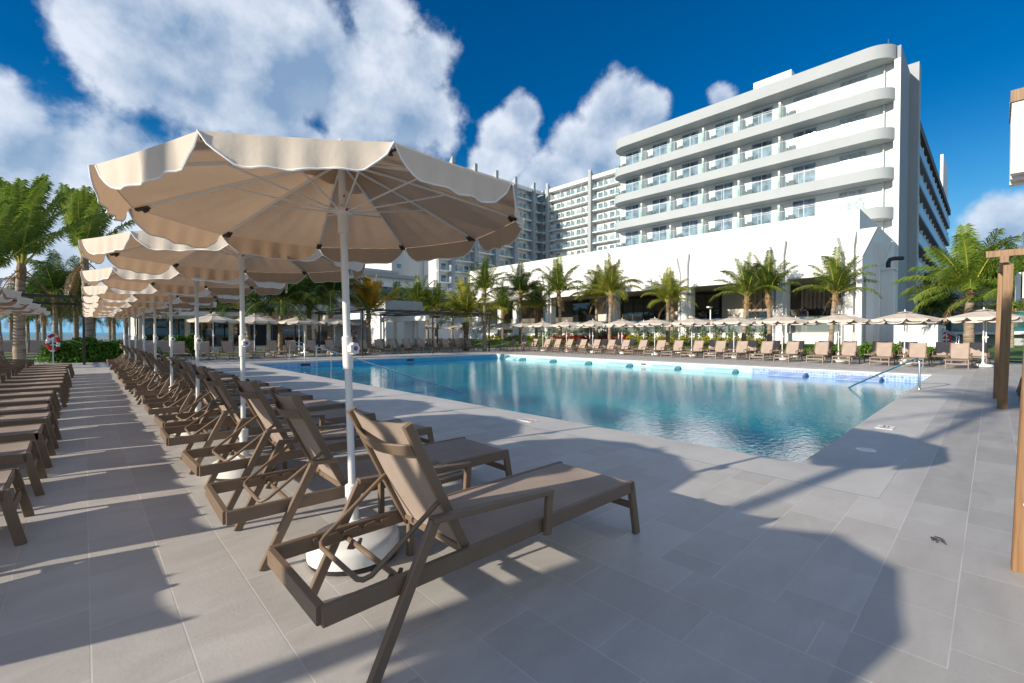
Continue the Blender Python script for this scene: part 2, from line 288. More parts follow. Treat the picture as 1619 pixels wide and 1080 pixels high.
# ------------------------------------------------------------------ mesh builder
class MB:
    def __init__(s): s.v = []; s.f = []
    def add(s, vs, fs):
        o = len(s.v); s.v += [tuple(p) for p in vs]; s.f += [tuple(i+o for i in f) for f in fs]
    def box(s, x0, x1, y0, y1, z0, z1):
        s.add([(x0,y0,z0),(x1,y0,z0),(x1,y1,z0),(x0,y1,z0),(x0,y0,z1),(x1,y0,z1),(x1,y1,z1),(x0,y1,z1)],
              [(3,2,1,0),(4,5,6,7),(0,1,5,4),(1,2,6,5),(2,3,7,6),(3,0,4,7)])
    def bar(s, a, b, w, h, up=(0,0,1), c=.004):      # chamfered rectangular bar, w across, h along up
        a, b = Vector(a), Vector(b); d = (b-a).normalized(); U = Vector(up)
        if abs(d.dot(U)) > .98: U = Vector((1,0,0))
        X = d.cross(U).normalized(); Y = X.cross(d).normalized()
        c = min(c, w*.3, h*.3); w /= 2; h /= 2
        sec = [(-w+c,-h),(w-c,-h),(w,-h+c),(w,h-c),(w-c,h),(-w+c,h),(-w,h-c),(-w,-h+c)]
        vs = [a+X*p+Y*q for p, q in sec]+[b+X*p+Y*q for p, q in sec]
        s.add(vs, [(i,(i+1)%8,8+(i+1)%8,8+i) for i in range(8)]+[tuple(range(7,-1,-1)), tuple(range(8,16))])
    def tube(s, pts, r, n=8, caps=True):
        pts = [Vector(p) for p in pts]; rs = r if isinstance(r, (list,tuple)) else [r]*len(pts)
        vs = []; X = None
        for i, p in enumerate(pts):
            d = (pts[min(i+1,len(pts)-1)]-pts[max(i-1,0)]).normalized()
            if X is None:
                X = d.cross(Vector((0,0,1)) if abs(d.z) < .95 else Vector((1,0,0))).normalized()
            else: X = (X - d*X.dot(d)).normalized()
            Y = d.cross(X)
            vs += [p+(X*math.cos(2*PI*k/n)+Y*math.sin(2*PI*k/n))*rs[i] for k in range(n)]
        fs = [(i*n+k, i*n+(k+1)%n, (i+1)*n+(k+1)%n, (i+1)*n+k) for i in range(len(pts)-1) for k in range(n)]
        if caps: fs += [tuple(range(n-1,-1,-1)), tuple((len(pts)-1)*n+k for k in range(n))]
        s.add(vs, fs)
    def lathe(s, prof, n=32, cx=0, cy=0):
        vs = [(cx+r*math.cos(2*PI*k/n), cy+r*math.sin(2*PI*k/n), z) for r, z in prof for k in range(n)]
        fs = [(i*n+k, i*n+(k+1)%n, (i+1)*n+(k+1)%n, (i+1)*n+k) for i in range(len(prof)-1) for k in range(n)]
        s.add(vs, fs)
    def prism(s, poly, a, b, axis='x'):               # poly in the other two axes, extruded a..b
        n = len(poly)
        def P(u, w, t): return {'x':(t,u,w),'y':(u,t,w),'z':(u,w,t)}[axis]
        s.add([P(u,w,a) for u,w in poly]+[P(u,w,b) for u,w in poly],
              [(i,(i+1)%n,n+(i+1)%n,n+i) for i in range(n)]+[tuple(range(n-1,-1,-1)), tuple(range(n,2*n))])
    def quad(s, a, b, c, d): s.add([a,b,c,d], [(0,1,2,3)])
    def mesh(s, name, m, smooth=None):
        me = bpy.data.meshes.new(name); me.from_pydata(s.v, [], s.f)
        me.materials.append(M[m] if isinstance(m, str) else m)
        if smooth is not None:
            me.shade_smooth()
            if smooth < 179: me.set_sharp_from_angle(angle=R(smooth))
        me.update(); return me
    def obj(s, name, m, parent=None, smooth=None):
        return ob(name, s.mesh(name, m, smooth), parent)
def ob(name, me, parent=None):
    o = bpy.data.objects.new(name, me); COL.objects.link(o)
    if parent: o.parent = parent
    return o
def tag(o, label, cat, group=None):
    o['label'] = label; o['category'] = cat
    if group: o['group'] = group
    return o
def thing(name, label, cat, loc=(0,0,0), rz=0, group=None):
    o = bpy.data.objects.new(name, None); COL.objects.link(o); o.location = loc; o.rotation_euler = (0,0,rz)
    o.empty_display_size = .1
    return tag(o, label, cat, group)
def struct(o): o['kind'] = 'structure'; return o
def dup(root, loc, rz, label, group=None, scale=None):
    def cp(o, par):
        c = o.copy(); COL.objects.link(c); c.parent = par
        for ch in KIDS.get(o.name, []): cp(ch, c)
        return c
    r = cp(root, None); r.location = loc; r.rotation_euler = (0,0,rz); r['label'] = label
    if group: r['group'] = group
    if scale: r.scale = scale
    return r
KIDS = {}
def index_kids():
    KIDS.clear()
    for o in bpy.data.objects:
        if o.parent: KIDS.setdefault(o.parent.name, []).append(o)
rnd = random.Random(7)
# ------------------------------------------------------------------ ground, deck, pool
PX0, PX1, PY0, PY1, WZ = 5.5, 20.6, 1.38, 23.4, -.30
def ring(x0,x1,y0,y1, a0,a1,b0,b1, z, name, m):      # sheet with a rectangular hole
    b = MB()
    b.v = [(x0,y0,z),(x1,y0,z),(x1,y1,z),(x0,y1,z),(a0,b0,z),(a1,b0,z),(a1,b1,z),(a0,b1,z)]
    b.f = [(0,1,5,4),(1,2,6,5),(2,3,7,6),(3,0,4,7)]
    return struct(b.obj(name, m))
ring(-900,1600,-900,1600, 4,22,0,25, -.06, 'ground', 'ground')
CW = .75
b = MB(); b.quad((-400,150,-.03),(60,150,-.03),(60,1500,-.03),(-400,1500,-.03)); M['sea'] = glassy('sea', (.16,.34,.42), .25, .1, .05); struct(b.obj('sea','sea'))
ring(-14,32.2,-9,33.5, PX0-CW,PX1+CW,PY0-CW,PY1+CW, 0, 'pool_deck', 'deck')
b = MB()                                             # coping with rounded inner lip
b.v = []; b.f = []
prof = [(CW,.0),(.03,.0),(.008,-.008),(0,-.03),(0,-.075),(.03,-.08)]
cor = [(PX0,PY0,-1,-1),(PX1,PY0,1,-1),(PX1,PY1,1,1),(PX0,PY1,-1,1)]
for cx, cy, sx, sy in cor: b.v += [(cx+sx*d, cy+sy*d, z+.002) for d, z in prof]
n = len(prof)
for k in range(4):
    for j in range(n-1): b.f.append((k*n+j, ((k+1)%4)*n+j, ((k+1)%4)*n+j+1, k*n+j+1))
struct(b.obj('pool_coping', 'coping', smooth=50))
w = MB(); w.box(PX0-.01,PX1+.01,PY0-.01,PY1+.01,-2.6,WZ); struct(w.obj('pool_water','water'))
w = MB(); w.box(PX1+.02,PX1+.2,7.0,PY1+.2,-1.6,-.078); struct(w.obj('pool_wall','pool_sunlit'))
w = MB(); w.box(PX1+.02,PX1+.2,PY0-.2,6.99,-1.6,-.078); w.box(8.6,PX1+.01,PY0-.2,PY0-.02,-1.6,-.078); w.box(PX0-.2,8.6,PY1+.02,PY1+.2,-1.6,-.078); struct(w.obj('pool_mosaic_wall','mosaic'))
w = MB(); w.box(8.61,PX1+.01,PY1+.02,PY1+.2,-1.6,-.078); w.box(PX0-.2,PX0-.02,PY0-.2,PY1+.01,-1.6,-.078); w.box(PX0-.01,8.59,PY0-.2,PY0-.02,-1.6,-.078); struct(w.obj('pool_shaded_wall','pool_shaded'))
# moulded seats along the far pool wall
def seat_mesh(m):
    b = MB(); poly = []
    for k in range(9):
        a = PI/2*k/8; poly.append((-.55-.25*math.sin(a), .12*math.cos(a)))
    prof = [(0,.14),(-.15,.15),(-.42,.12),(-.6,.03),(-.75,-.12),(-.8,-.3),(0,-.3)]
    b.prism([(p, z) for p, z in prof], -.62, .62, 'y'); return b.mesh('pool_bench', m, 50)
sm1, sm2 = seat_mesh('pool_sunlit'), seat_mesh('mosaic')
for k, y in enumerate([3.3,5.6,8.2,10.8,13.4,16.0,18.6,21.2]):
    o = ob('pool_bench', sm2 if y < 7 else sm1); o.location = (PX1+.015, y, WZ+.0)
    tag(o, '%s %s moulded seat along the far pool wall counted from the chrome handrail' % (ORD[k], 'blue mosaic' if y < 7 else 'pale cyan'), 'pool seat', 'moulded seats along the far pool wall')
# skimmer grilles, drains, markings
def flat(name, x0,x1,y0,y1,z,m,label,cat,group=None):
    b = MB(); b.box(x0,x1,y0,y1,z-.004,z); return tag(b.obj(name,m), label, cat, group)
def disc(x,y,r,label):
    b = MB(); b.lathe([(0,.008),(r*.96,.008),(r,.004),(r,0.0)],32); o = b.obj('skimmer_lid','white_plastic',smooth=30); o.location=(x,y,.002); tag(o,label,'lid')
    b = MB(); b.lathe([(r*.45,.0085),(r*.47,.010),(r*.5,.0085)],32); b.obj('ring','coping',o)
disc(6.63,1.0,.1,'round white skimmer lid set in the pale coping by the near pool corner')
def text(name, s, loc, rz, size, m, parent=None, rx=0, ext=.001):
    c = bpy.data.curves.new(name,'FONT'); c.body = s; c.size = size; c.extrude = ext; c.align_x='CENTER'; c.align_y='CENTER'
    c.materials.append(M[m]); o = bpy.data.objects.new(name,c); COL.objects.link(o); o.location = loc; o.rotation_euler=(rx,0,rz)
    if parent: o.parent = parent
    return o
def marker(x,y,rz,label):
    b = MB(); b.box(-.16,.16,-.1,.1,0,.006); o = b.obj('depth_marker','white_plastic'); o.location=(x,y,.003); o.rotation_euler=(0,0,rz)
    tag(o,label,'pool marker')
    b = MB()
    for k in range(24):
        a0,a1 = 2*PI*k/24,2*PI*(k+1)/24
        b.quad((-.08+.05*math.cos(a0),.05*math.sin(a0),.0075),(-.08+.05*math.cos(a1),.05*math.sin(a1),.0075),(-.08+.038*math.cos(a1),.038*math.sin(a1),.0075),(-.08+.038*math.cos(a0),.038*math.sin(a0),.0075))
    b.bar((-.115,-.035,.0075),(-.045,.035,.0075),.01,.001); b.obj('prohibition_ring','red',o)
    b = MB(); b.bar((.0,.02,.0075),(.12,.02,.0075),.022,.001); b.bar((.0,-.03,.0075),(.1,-.03,.0075),.016,.001); b.obj('printed_line','clip',o)
marker(8.45,1.05,0,'small white pool marker with red ring on the right-hand coping')
marker(5.05,5.0,PI/2,'small white pool marker with red ring on the coping beside the loungers')
flat('drain_cover',4.62,4.86,5.12,5.28,.004,'coping','square pale drain cover in the deck beside the near pool marker','drain cover')
for (x,y,hz,l) in ((PX1+.012,2.9,0,'black and white wall outlet in the blue mosaic under the chrome handrail'),(PX1+.012,12.1,0,'dark slot outlet in the cyan far pool wall')):
    b = MB(); b.box(-.012,.0,-.2,.2,-.07,.07); o = b.obj('wall_outlet','white_plastic'); o.location=(x-.005,y,-.17); tag(o,l,'pool outlet')
    b = MB(); b.box(-.018,-.013,-.15,.15,-.04,.04); b.obj('grille','clip',o)
for (x,l) in ((8.0,'dark slot outlet in the blue back pool wall by the left steps'),(13.9,'dark slot outlet in the blue back pool wall under the pergola')):
    b = MB(); b.box(-.22,.22,-.02,.0,-.05,.05); o = b.obj('wall_outlet','clip'); o.location=(x,PY1+.018,-.17); tag(o,l,'pool outlet')
    b = MB(); b.box(-.24,.24,-.012,.0,-.065,.065); b.obj('surround','blue',o)
t = thing('dry_twig','small dark dried twig lying on the sunlit right-hand tiles','twig',(*at(1486,(528-0)*0+717*1.36/(858-528)),.004))
b = MB(); rg0 = random.Random(2)
for k in range(9):
    a = rg0.uniform(-.6,.6)+(PI if k%2 else 0); x0_,y0_ = rg0.uniform(-.03,.03),rg0.uniform(-.03,.03)
    b.tube([(x0_,y0_,.003),(x0_+.025*math.cos(a),y0_+.025*math.sin(a),.008),(x0_+.05*math.cos(a+.4),y0_+.05*math.sin(a+.4),.003)],.0025,5)
b.obj('stalk','clip',t)
# handrails
def rail(name, pts, posts, label, r=.024):
    t = thing(name, label, 'handrail')
    b = MB(); b.tube(pts, r, 10); b.obj('rail','steel',t,smooth=60)
    for a, c in posts:
        q = MB(); q.tube([a,c], r*.9, 10); q.obj('post','steel',t,smooth=60)
        q = MB(); q.lathe([(0,.03),(.04,.028),(.045,0)],16,c[0],c[1]); 
        if c[2] > -.1: q.obj('flange','steel',t,smooth=40)
def rail_right():
    hx, hy = 14.9, 1.22                                  # top of rail near the far right corner
    pts = [(hx,hy,0),(hx,hy,.66),(hx+.01,hy+.02,.71),(hx+.05,hy+.06,.745),(hx+.12,hy+.1,.74),(16.9,2.85,-.18),(17.3,3.15,-.4)]
    rail('pool_handrail', pts, [((hx-.0,hy,.1),(hx,hy,0))], 'chrome handrail rising out of the water at the right pool corner')
rail_right()
def rail_left():
    pts = [(7.6,24.6,0),(7.55,24.3,.92),(7.5,24.0,.96),(7.55,22.6,.95),(7.6,22.4,.9),(7.6,22.35,0)]
    rail('pool_handrail', pts, [], 'steel hoop handrail at the top of the left pool steps')
    a, c = Vector((7.9,21.7,.78)), Vector((7.7,9.7,-.34))
    pts = [a+(c-a)*k/8 for k in range(9)]
    rail('pool_handrail', pts, [(a+(c-a)*f, (*(a+(c-a)*f).xy, -.9)) for f in (.0,.15,.3,.62,.8)], 'long sloping steel handrail descending into the pool beside the coping')
rail_left()
# ------------------------------------------------------------------ sun lounger  (local +X = foot, origin = rear end on the ground, centre line)
def make_lounger():
    t = thing('sun_lounger','x','sun lounger')
    b = MB()
    for s in (-1,1):
        b.bar((.015,s*.315,.335),(2.06,s*.315,.335),.032,.075)
    b.bar((.016,-.3,.335),(.016,.3,.335),.032,.075)
    b.bar((2.05,-.3,.34),(2.05,.3,.34),.03,.05); b.bar((.72,-.3,.32),(.72,.3,.32),.03,.03)
    b.bar((1.4,-.3,.325),(1.4,.3,.325),.03,.025)
    b.tube([(.37,-.3,.315),(.37,.3,.315)],.013,8)
    b.obj('frame','frame',t,smooth=40)
    for s in (-1,1):
        b = MB(); b.bar((2.055,s*.315,.365),(2.13,s*.315,0),.032,.055,up=(1,0,0)); b.obj('leg','frame',t)
    b = MB(); b.bar((2.085,-.3,.2),(2.085,.3,.2),.05,.018,up=(1,0,.2)); b.obj('foot_bar','frame',t)
    for s in (-1,1):
        b = MB(); y = s*.352
        b.bar((.185,y,0),(.475,y,.565),.03,.05,up=(1,0,0)); b.bar((.46,y,.572),(1.215,y,.515),.05,.026)
        b.bar((1.20,y,.505),(1.185,y,.29),.03,.045,up=(1,0,0)); b.obj('armrest','frame',t,smooth=40)
    def P(f, y, n=0):                                  # point on the backrest plane, f 0..1 from hinge to top
        return (.70-.31*f - n*.89, y, .345+.63*f - n*.45)
    b = MB()
    for s in (-1,1): b.bar(P(-.06,s*.275),P(1,s*.275),.03,.045,up=(.89,0,.45))
    b.bar(P(0,-.27),P(0,.27),.03,.025)
    N = 10; pts = [P(.83, -.27+.54*k/N, .02+.045*math.sin(PI*k/N)) for k in range(N+1)]
    for i in range(N): b.bar(pts[i],pts[i+1],.012,.06,up=(-.45,0,.89))
    b.obj('back_frame','frame',t,smooth=40)
    b = MB(); nx, ny = 14, 8; vs = []
    for i in range(nx+1):
        f = i/nx
        for j in range(ny+1):
            y = -.262+.524*j/ny; sag = -.012*math.sin(PI*j/ny)*math.sin(PI*min(1,f*1.05))
            sg = 1
            vs.append(P(f*1.0, y, (.012 if f<.9 else .012+.03*(f-.9)/.1*math.sin(PI*j/ny)) - sag*sg - .012))
    off = len(vs)
    vs += [(x+.005,y,z+.003) for x,y,z in vs]
    W = ny+1; fs = []
    for i in range(nx):
        for j in range(ny):
            a = i*W+j; fs += [(a,a+1,a+W+1,a+W),(off+a,off+a+W,off+a+W+1,off+a+1)]
    b.add(vs, fs); b.obj('backrest','sling',t,smooth=60)
    b = MB(); vs = []
    for i in range(15):
        x = .70+1.35*i/14
        for j in range(9): vs.append((x,-.3+.6*j/8,.368-.014*math.sin(PI*j/8)*math.sin(PI*i/14)**.4))
    fs = [(i*9+j,(i+1)*9+j,(i+1)*9+j+1,i*9+j+1) for i in range(14) for j in range(8)]
    b.add(vs, fs); b.obj('seat','sling',t,smooth=60)
    # support bar with notched racks
    b = MB(); q = P(.42,0)
    pts = [(P(.42,-.26))]+[(.24,-.245,.375),(.215,-.225,.36),(.205,-.19,.352),(.205,.19,.352),(.215,.225,.36),(.24,.245,.375)]+[P(.42,.26)]
    b.tube(pts,.0115,8); b.obj('support_bar','frame',t,smooth=60)
    for s in (-1,1):
        b = MB(); b.prism([(.2,.33),(.6,.33),(.6,.355),(.56,.355),(.55,.34),(.52,.36),(.47,.355),(.45,.34),(.43,.36),(.36,.355),(.34,.34),(.32,.362),(.26,.355),(.24,.34),(.22,.362),(.2,.36)],s*.288-.004,s*.288+.004,'y'); b.obj('recline_rack','frame',t)
    for s in (-1,1):
        b = MB(); b.prism([(.33,.30),(.36,.29),(.40,.30),(.41,.33),(.395,.335),(.385,.315),(.37,.31),(.35,.33)],s*.2-.005,s*.2+.005,'y'); b.obj('catch_hook','frame',t)
    return t
LG = make_lounger()
# simplified copy for distant rows keeps the same outline with fewer parts
# ------------------------------------------------------------------ parasol
def make_parasol(near=True):
    t = thing('parasol','x','parasol')
    Rr, zr, za, n = 1.12, 2.10, 2.42, 10
    A0 = R(5)
    rr = random.Random(3)
    def rib(s, a, dz=0): 
        z = za-(za-zr)*(s**1.12)
        return (Rr*s*math.cos(a), Rr*s*math.sin(a), z+dz)
    b = MB(); NT, NS = (12, 10) if near else (6, 4)
    for k in range(n):
        a0, a1 = A0+2*PI*k/n, A0+2*PI*(k+1)/n; vs = []
        ph = rr.uniform(0,6)
        for i in range(NS+1):
            s = .03+.97*i/NS
            p, q = Vector(rib(s,a0)), Vector(rib(s,a1))
            for j in range(NT+1):
                f = j/NT; m = p.lerp(q,f)
                m.z -= .05*s*math.sin(PI*f)*(1-.9*s*s)
                if near: m.z += .02*math.sin(f*26+ph)*math.sin(PI*f)*max(0,(s-.5))*(1-s)*4
                vs.append(m)
        W = NT+1
        b.add(vs,[(i*W+j,(i+1)*W+j,(i+1)*W+j+1,i*W+j+1) for i in range(NS) for j in range(NT)])
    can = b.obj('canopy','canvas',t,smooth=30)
    bv, bp = MB(), MB()
    for k in range(n):
        a0, a1 = A0+2*PI*k/n, A0+2*PI*(k+1)/n; top = []; mid = []; bot = []
        p, q = Vector(rib(1,a0)), Vector(rib(1,a1)); out = Vector((math.cos((a0+a1)/2),math.sin((a0+a1)/2),0))
        ph = rr.uniform(0,6); fl = rr.uniform(.0,.03); NV = 24 if near else 8
        for j in range(NV+1):
            f = j/NV; m = p.lerp(q,f); m.z -= .05*math.sin(PI*f)*.1
            d = .118*min(1,max(0,math.sin(PI*f))*1.9)**.62*(1+.05*math.sin(f*9+ph)+.03*math.sin(f*23+2*ph)) + .006
            m = m+out*.002+Vector((0,0,.004))
            wv = .011*math.sin(f*31+ph)*math.sin(PI*f) if near else 0
            top.append(m); mid.append(m+Vector((0,0,-d*.5))+out*(fl*.5+wv*.6)); bot.append(m+Vector((0,0,-d))+out*(fl+wv))
        W = NV+1
        bv.add(top+mid+bot,[(i*W+j,(i+1)*W+j,(i+1)*W+j+1,i*W+j+1) for i in range(2) for j in range(NV)])
        bp.tube(bot, (.0042 if near else .007), 5)
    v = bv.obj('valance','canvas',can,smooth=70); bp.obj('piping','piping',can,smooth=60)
    # vent flap
    b = MB(); vs = []
    nn = 40
    for i in range(6):
        s = i/5
        for k in range(nn):
            a = 2*PI*k/nn; w_ = 1+.05*math.cos(n*(a-A0)/1.0)
            vs.append((.05*(1-s)*math.cos(a)+.29*s*w_*math.cos(a), .05*(1-s)*math.sin(a)+.29*s*w_*math.sin(a), za+.03-.085*s+ (.04*abs(math.sin(n*(a-A0)/4)))*s))
    b.add(vs,[(i*nn+k,(i+1)*nn+k,(i+1)*nn+(k+1)%nn,i*nn+(k+1)%nn) for i in range(5) for k in range(nn)])
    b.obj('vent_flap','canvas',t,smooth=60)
    b = MB(); b.lathe([(0,2.55),(.012,2.547),(.018,2.53),(.012,2.515),(.02,2.50),(.034,2.46),(.0,2.45)],16); b.obj('finial','white_plastic',t,smooth=50)
    b = MB(); b.tube([(0,0,.12),(0,0,2.46)],.0215,16); b.obj('pole','white_metal',t,smooth=60)
    b = MB(); b.lathe([(.0,0),(.262,0),(.264,.02),(.25,.024)],40); rm = None
    base = MB(); base.lathe([(.25,.02),(.27,.03),(.272,.10),(.262,.125),(.235,.14),(.1,.165),(.06,.17),(.05,.19),(.045,.22),(.030,.22)],48)
    bo = base.obj('base','white_plastic',t,smooth=40); b.obj('base_rim','rubber',bo,smooth=30)
    b = MB(); b.lathe([(.022,.2),(.033,.2),(.033,.36),(.042,.365),(.042,.43),(.036,.435),(.022,.44)],24); b.obj('base_socket','white_plastic',t,smooth=30)
    b = MB(); b.lathe([(.0215,1.14),(.03,1.145),(.031,1.34),(.0215,1.35)],20); b.obj('sleeve','white_plastic',t,smooth=30)
    b = MB(); d = Vector((.3,-.954,0)); kn = []
    c = Vector((0,0,1.27)); b.tube([c+d*.02,c+d*.045],.014,12); 
    for k in range(7):
        a = 2*PI*k/7; X = Vector((.954,.3,0)); p = c+d*.055+(X*math.cos(a)+Vector((0,0,1))*math.sin(a))*.024
        b.tube([p-d*.014,p+d*.014],.014,10)
    b.tube([c+d*.04,c+d*.072],.028,18)
    kb = b.obj('knob','white_plastic',t,smooth=50)
    if near:
        b = MB(); b.tube([c+d*.072,c+d*.074],.015,16); b.obj('emblem','blue',kb,smooth=30)
        b = MB(); b.tube([c+d*.074,c+d*.0755],.009,16); b.obj('emblem','red',kb,smooth=30)
    hb = MB(); hb.lathe([(.022,1.98),(.032,1.98),(.033,2.09),(.055,2.10),(.055,2.125),(.03,2.13),(.022,2.15)],20); h = hb.obj('runner','white_plastic',t,smooth=30)
    if near:
        b = MB(); b.tube([(.0,-.03,2.11),(0,-.06,2.11)],.008,8); b.obj('button','red',h,smooth=60); b = MB(); b.tube([(.0,-.02,2.2),(0,-.026,2.2)],.006,8); b.obj('button','red',h,smooth=60)
        for k in range(n):
            a = A0+2*PI*k/n
            q = MB(); pts = [Vector(rib(s,a,-.012)) for s in (.03,.25,.5,.75,.985)]
            for i in range(4): q.bar(pts[i],pts[i+1],.012,.018)
            r_ = q.obj('rib','white_metal',t,smooth=40)
            q = MB(); e = Vector(rib(.955,a,-.022)); o_ = Vector((math.cos(a),math.sin(a),-.25)); q.bar(e-o_*.035,e+o_*.03,.035,.014); q.bar(e-o_*.03+Vector((0,0,-.012)),e-o_*.008+Vector((0,0,-.02)),.022,.012); q.obj('rib_end_clip','clip',r_)
            q = MB(); q.tube([(.045*math.cos(a),.045*math.sin(a),2.11),rib(.55,a,-.022)],.0055,6); q.obj('strut','white_metal',t,smooth=60)
    return t
PN = make_parasol(True); PF = make_parasol(False)
# low slatted side table
def make_table():
    t = thing('side_table','x','side table')
    b = MB()
    for k in range(6): b.bar((-.22,-.17+.068*k,.41),(.22,-.17+.068*k,.41),.05,.016)
    b.obj('slatted_top','frame',t,smooth=40)
    b = MB()
    for s in (-1,1): b.bar((-.23,s*.195,.405),(.23,s*.195,.405),.025,.03); b.bar((s*.235,-.2,.405),(s*.235,.2,.405),.03,.025)
    b.obj('apron','frame',t,smooth=40)
    for sx in (-1,1):
        for sy in (-1,1):
            b = MB(); b.bar((sx*.215,sy*.185,.39),(sx*.215,sy*.185,0),.035,.035); b.obj('leg','frame',t)
    return t
TB = make_table()
index_kids()
used = set()
def put(proto, loc, rz, label, group, scale=None):
    if proto.name not in used:
        used.add(proto.name); proto.location = loc; proto.rotation_euler = (0,0,rz); proto['label'] = label; proto['group'] = group
        if scale: proto.scale = scale
        return proto
    return dup(proto, loc, rz, label, group, scale)
# ---- row A: poolside row (x .6 = rear end)
G = 'taupe loungers in the row under the near parasols'
uy = [2.62,5.0,7.43,9.95,12.45,15.0,17.6,20.1,22.6]
for i, y in enumerate(uy):
    PU = put(PN, (1.20 if i==0 else 1.12, y+(.07 if i==0 else 0), 0), R(rnd.uniform(-3,3)) if i else 0,
        ('large beige parasol nearest the camera, beside the first taupe lounger' if i == 0 else
         '%s beige parasol from the camera in the near row beside the pool' % ORD[i]), 'beige parasols standing in the near row')
    if i == 0: PU.rotation_euler = (R(-1.4),R(-1.0),0)
ly = [1.97,3.22,4.36,5.66,6.6,7.9,9.1,10.4,11.6,12.95,14.2,15.5,16.7,18.1,19.3,20.6,21.8,23.2]
for i, y in enumerate(ly):
    put(LG, (.6+rnd.uniform(-.05,.05)*(i>0), y, 0), R(rnd.uniform(-2.2,2.2)*(i>0)),
        ('taupe sun lounger nearest the camera, in front of the closest parasol base' if i == 0 else
         '%s taupe lounger from the camera in the near row beside the pool' % ORD[i]), G)
for i, y in enumerate([2.63,5.0,7.43,9.95,12.45,15.0]):
    put(TB, (1.66, y+(.02 if i else 0), 0), 0, '%s small slatted table from the camera between the loungers of the near row' % ORD[i], 'slatted side tables between near-row loungers')
# ---- row B: left row, feet toward the walkway
for i, y in enumerate([4.6,5.78,6.9,7.95,8.55+.3,9.95,11.0,12.1,13.2,14.3,15.4,16.5,17.6,18.7,19.8,20.9]):
    put(LG, (-.28-2.13+rnd.uniform(-.05,.03), y, 0), R(rnd.uniform(-1,1)), '%s lounger from the camera in the left row across the walkway' % ORD[i], 'taupe loungers in the left row')
put(LG, (-2.75, 3.5, 0), R(2), 'lounger standing at the near end of the left row, mostly outside the picture', 'taupe loungers in the left row')
for i, y in enumerate([4.3,6.75,9.15,11.6,14.0,16.4,18.8,21.2]):
    put(PN, (-1.93, y, 0), R(rnd.uniform(-4,4)), '%s beige parasol from the camera in the left row' % ORD[i], 'beige parasols standing in the left row')
put(PN, (-3.55, 2.32, 0), R(-13), 'unseen stretched beige parasol added behind the left row to shade the deck', 'beige parasols standing in the left row', (1.35,.60,1))  # out of view, stretched to an oval and added to shape the deck shadow
for i, y in enumerate([9.6,10.8,12.0,13.2,14.4,15.6,16.8,18,19.2,20.4]):
    put(LG, (-1.2-2.4, y, 0), PI, '%s lounger from the camera in the far left row seen over the left loungers' % ORD[i], 'taupe loungers in the far left row')
# ---- row C: far side (facing -X)
for i in range(23):
    y = .95+1.2*i+rnd.uniform(-.06,.06)
    put(LG, (24.45+2.13+rnd.uniform(-.1,.1), y, 0), PI+R(rnd.uniform(-3,3)), '%s pale-lit lounger from the right in the front row across the pool' % ORD[i], 'loungers in the front row across the pool')
for i in range(23):
    y = .35+1.2*i+rnd.uniform(-.06,.06)
    put(LG, (27.9+2.13+rnd.uniform(-.1,.1), y, 0), PI+R(rnd.uniform(-3,3)), '%s lounger from the right in the second row across the pool' % ORD[i], 'loungers in the second row across the pool')
for i in range(13):
    put(PF, (26.45, .25+2.42*i, 0), R(rnd.uniform(-10,10)), '%s beige parasol from the right in the front row across the pool' % ORD[i], 'parasols in the front row across the pool', (1.08,1.08,.96))
for i in range(11):
    put(PF, (30.6, .2+2.5*i+.3*(i%2), 0), R(rnd.uniform(-10,10)), '%s beige parasol from the right in the second row across the pool' % ORD[i], 'parasols in the second row across the pool', (1.08,1.08,.95))
# ---- row D: back row (facing -Y)
for k_,(u_,t_) in enumerate([(-8,22.5),(68,22.6),(140,25.5),(212,26),(252,23.6)]):
    x_,y_ = at(u_,t_); put(LG,(x_,y_+2.1,0),-PI/2,'%s wide double lounger from the left behind the left palms and hedge' % ORD[k_],'wide double loungers at the back left',(1,2.15,1.05))
for i in range(19):
    x = 2.4+1.13*i+rnd.uniform(-.07,.07)
    put(LG, (x, 27.6+2.13+rnd.uniform(-.15,.15), 0), -PI/2+R(rnd.uniform(-5,5)), '%s lounger from the left in the row at the back of the pool' % ORD[i], 'loungers in the row at the back of the pool')
for i in range(10):
    x = 14.6+1.13*i
    put(LG, (x, 31.2+2.13, 0), -PI/2+R(rnd.uniform(-5,5)), '%s lounger from the left in the row behind the dark pergola' % ORD[i], 'loungers in the row behind the pergola')
bx = [(5.1,29.0),(7.1,29.0),(8.3,31.0),(9.7,29.5),(10.9,32.0),(11.9,29.5),(14.3,32.5)]
for i,(x,y) in enumerate(bx):
    put(PF, (x,y,0), R(rnd.uniform(-10,10)), '%s beige parasol from the left over the back-row loungers' % ORD[i], 'parasols over the back-row loungers', (1.05,1.05,1.0))
for i in range(9):
    put(PF, (21+1.9*i, 39+1.5*(i%2), 0), R(rnd.uniform(-10,10)), '%s small beige parasol from the left on the lawn beyond the dark pergola' % ORD[i], 'parasols beyond the pergola', (1.05,1.05,.95))
# ---- right-hand loungers behind the timber posts
for i in range(7):
    put(LG, (9.4+1.02*i, -.42-2.13, 0), PI/2, '%s lounger from the camera behind the golden timber posts' % ORD[i], 'loungers behind the timber posts')
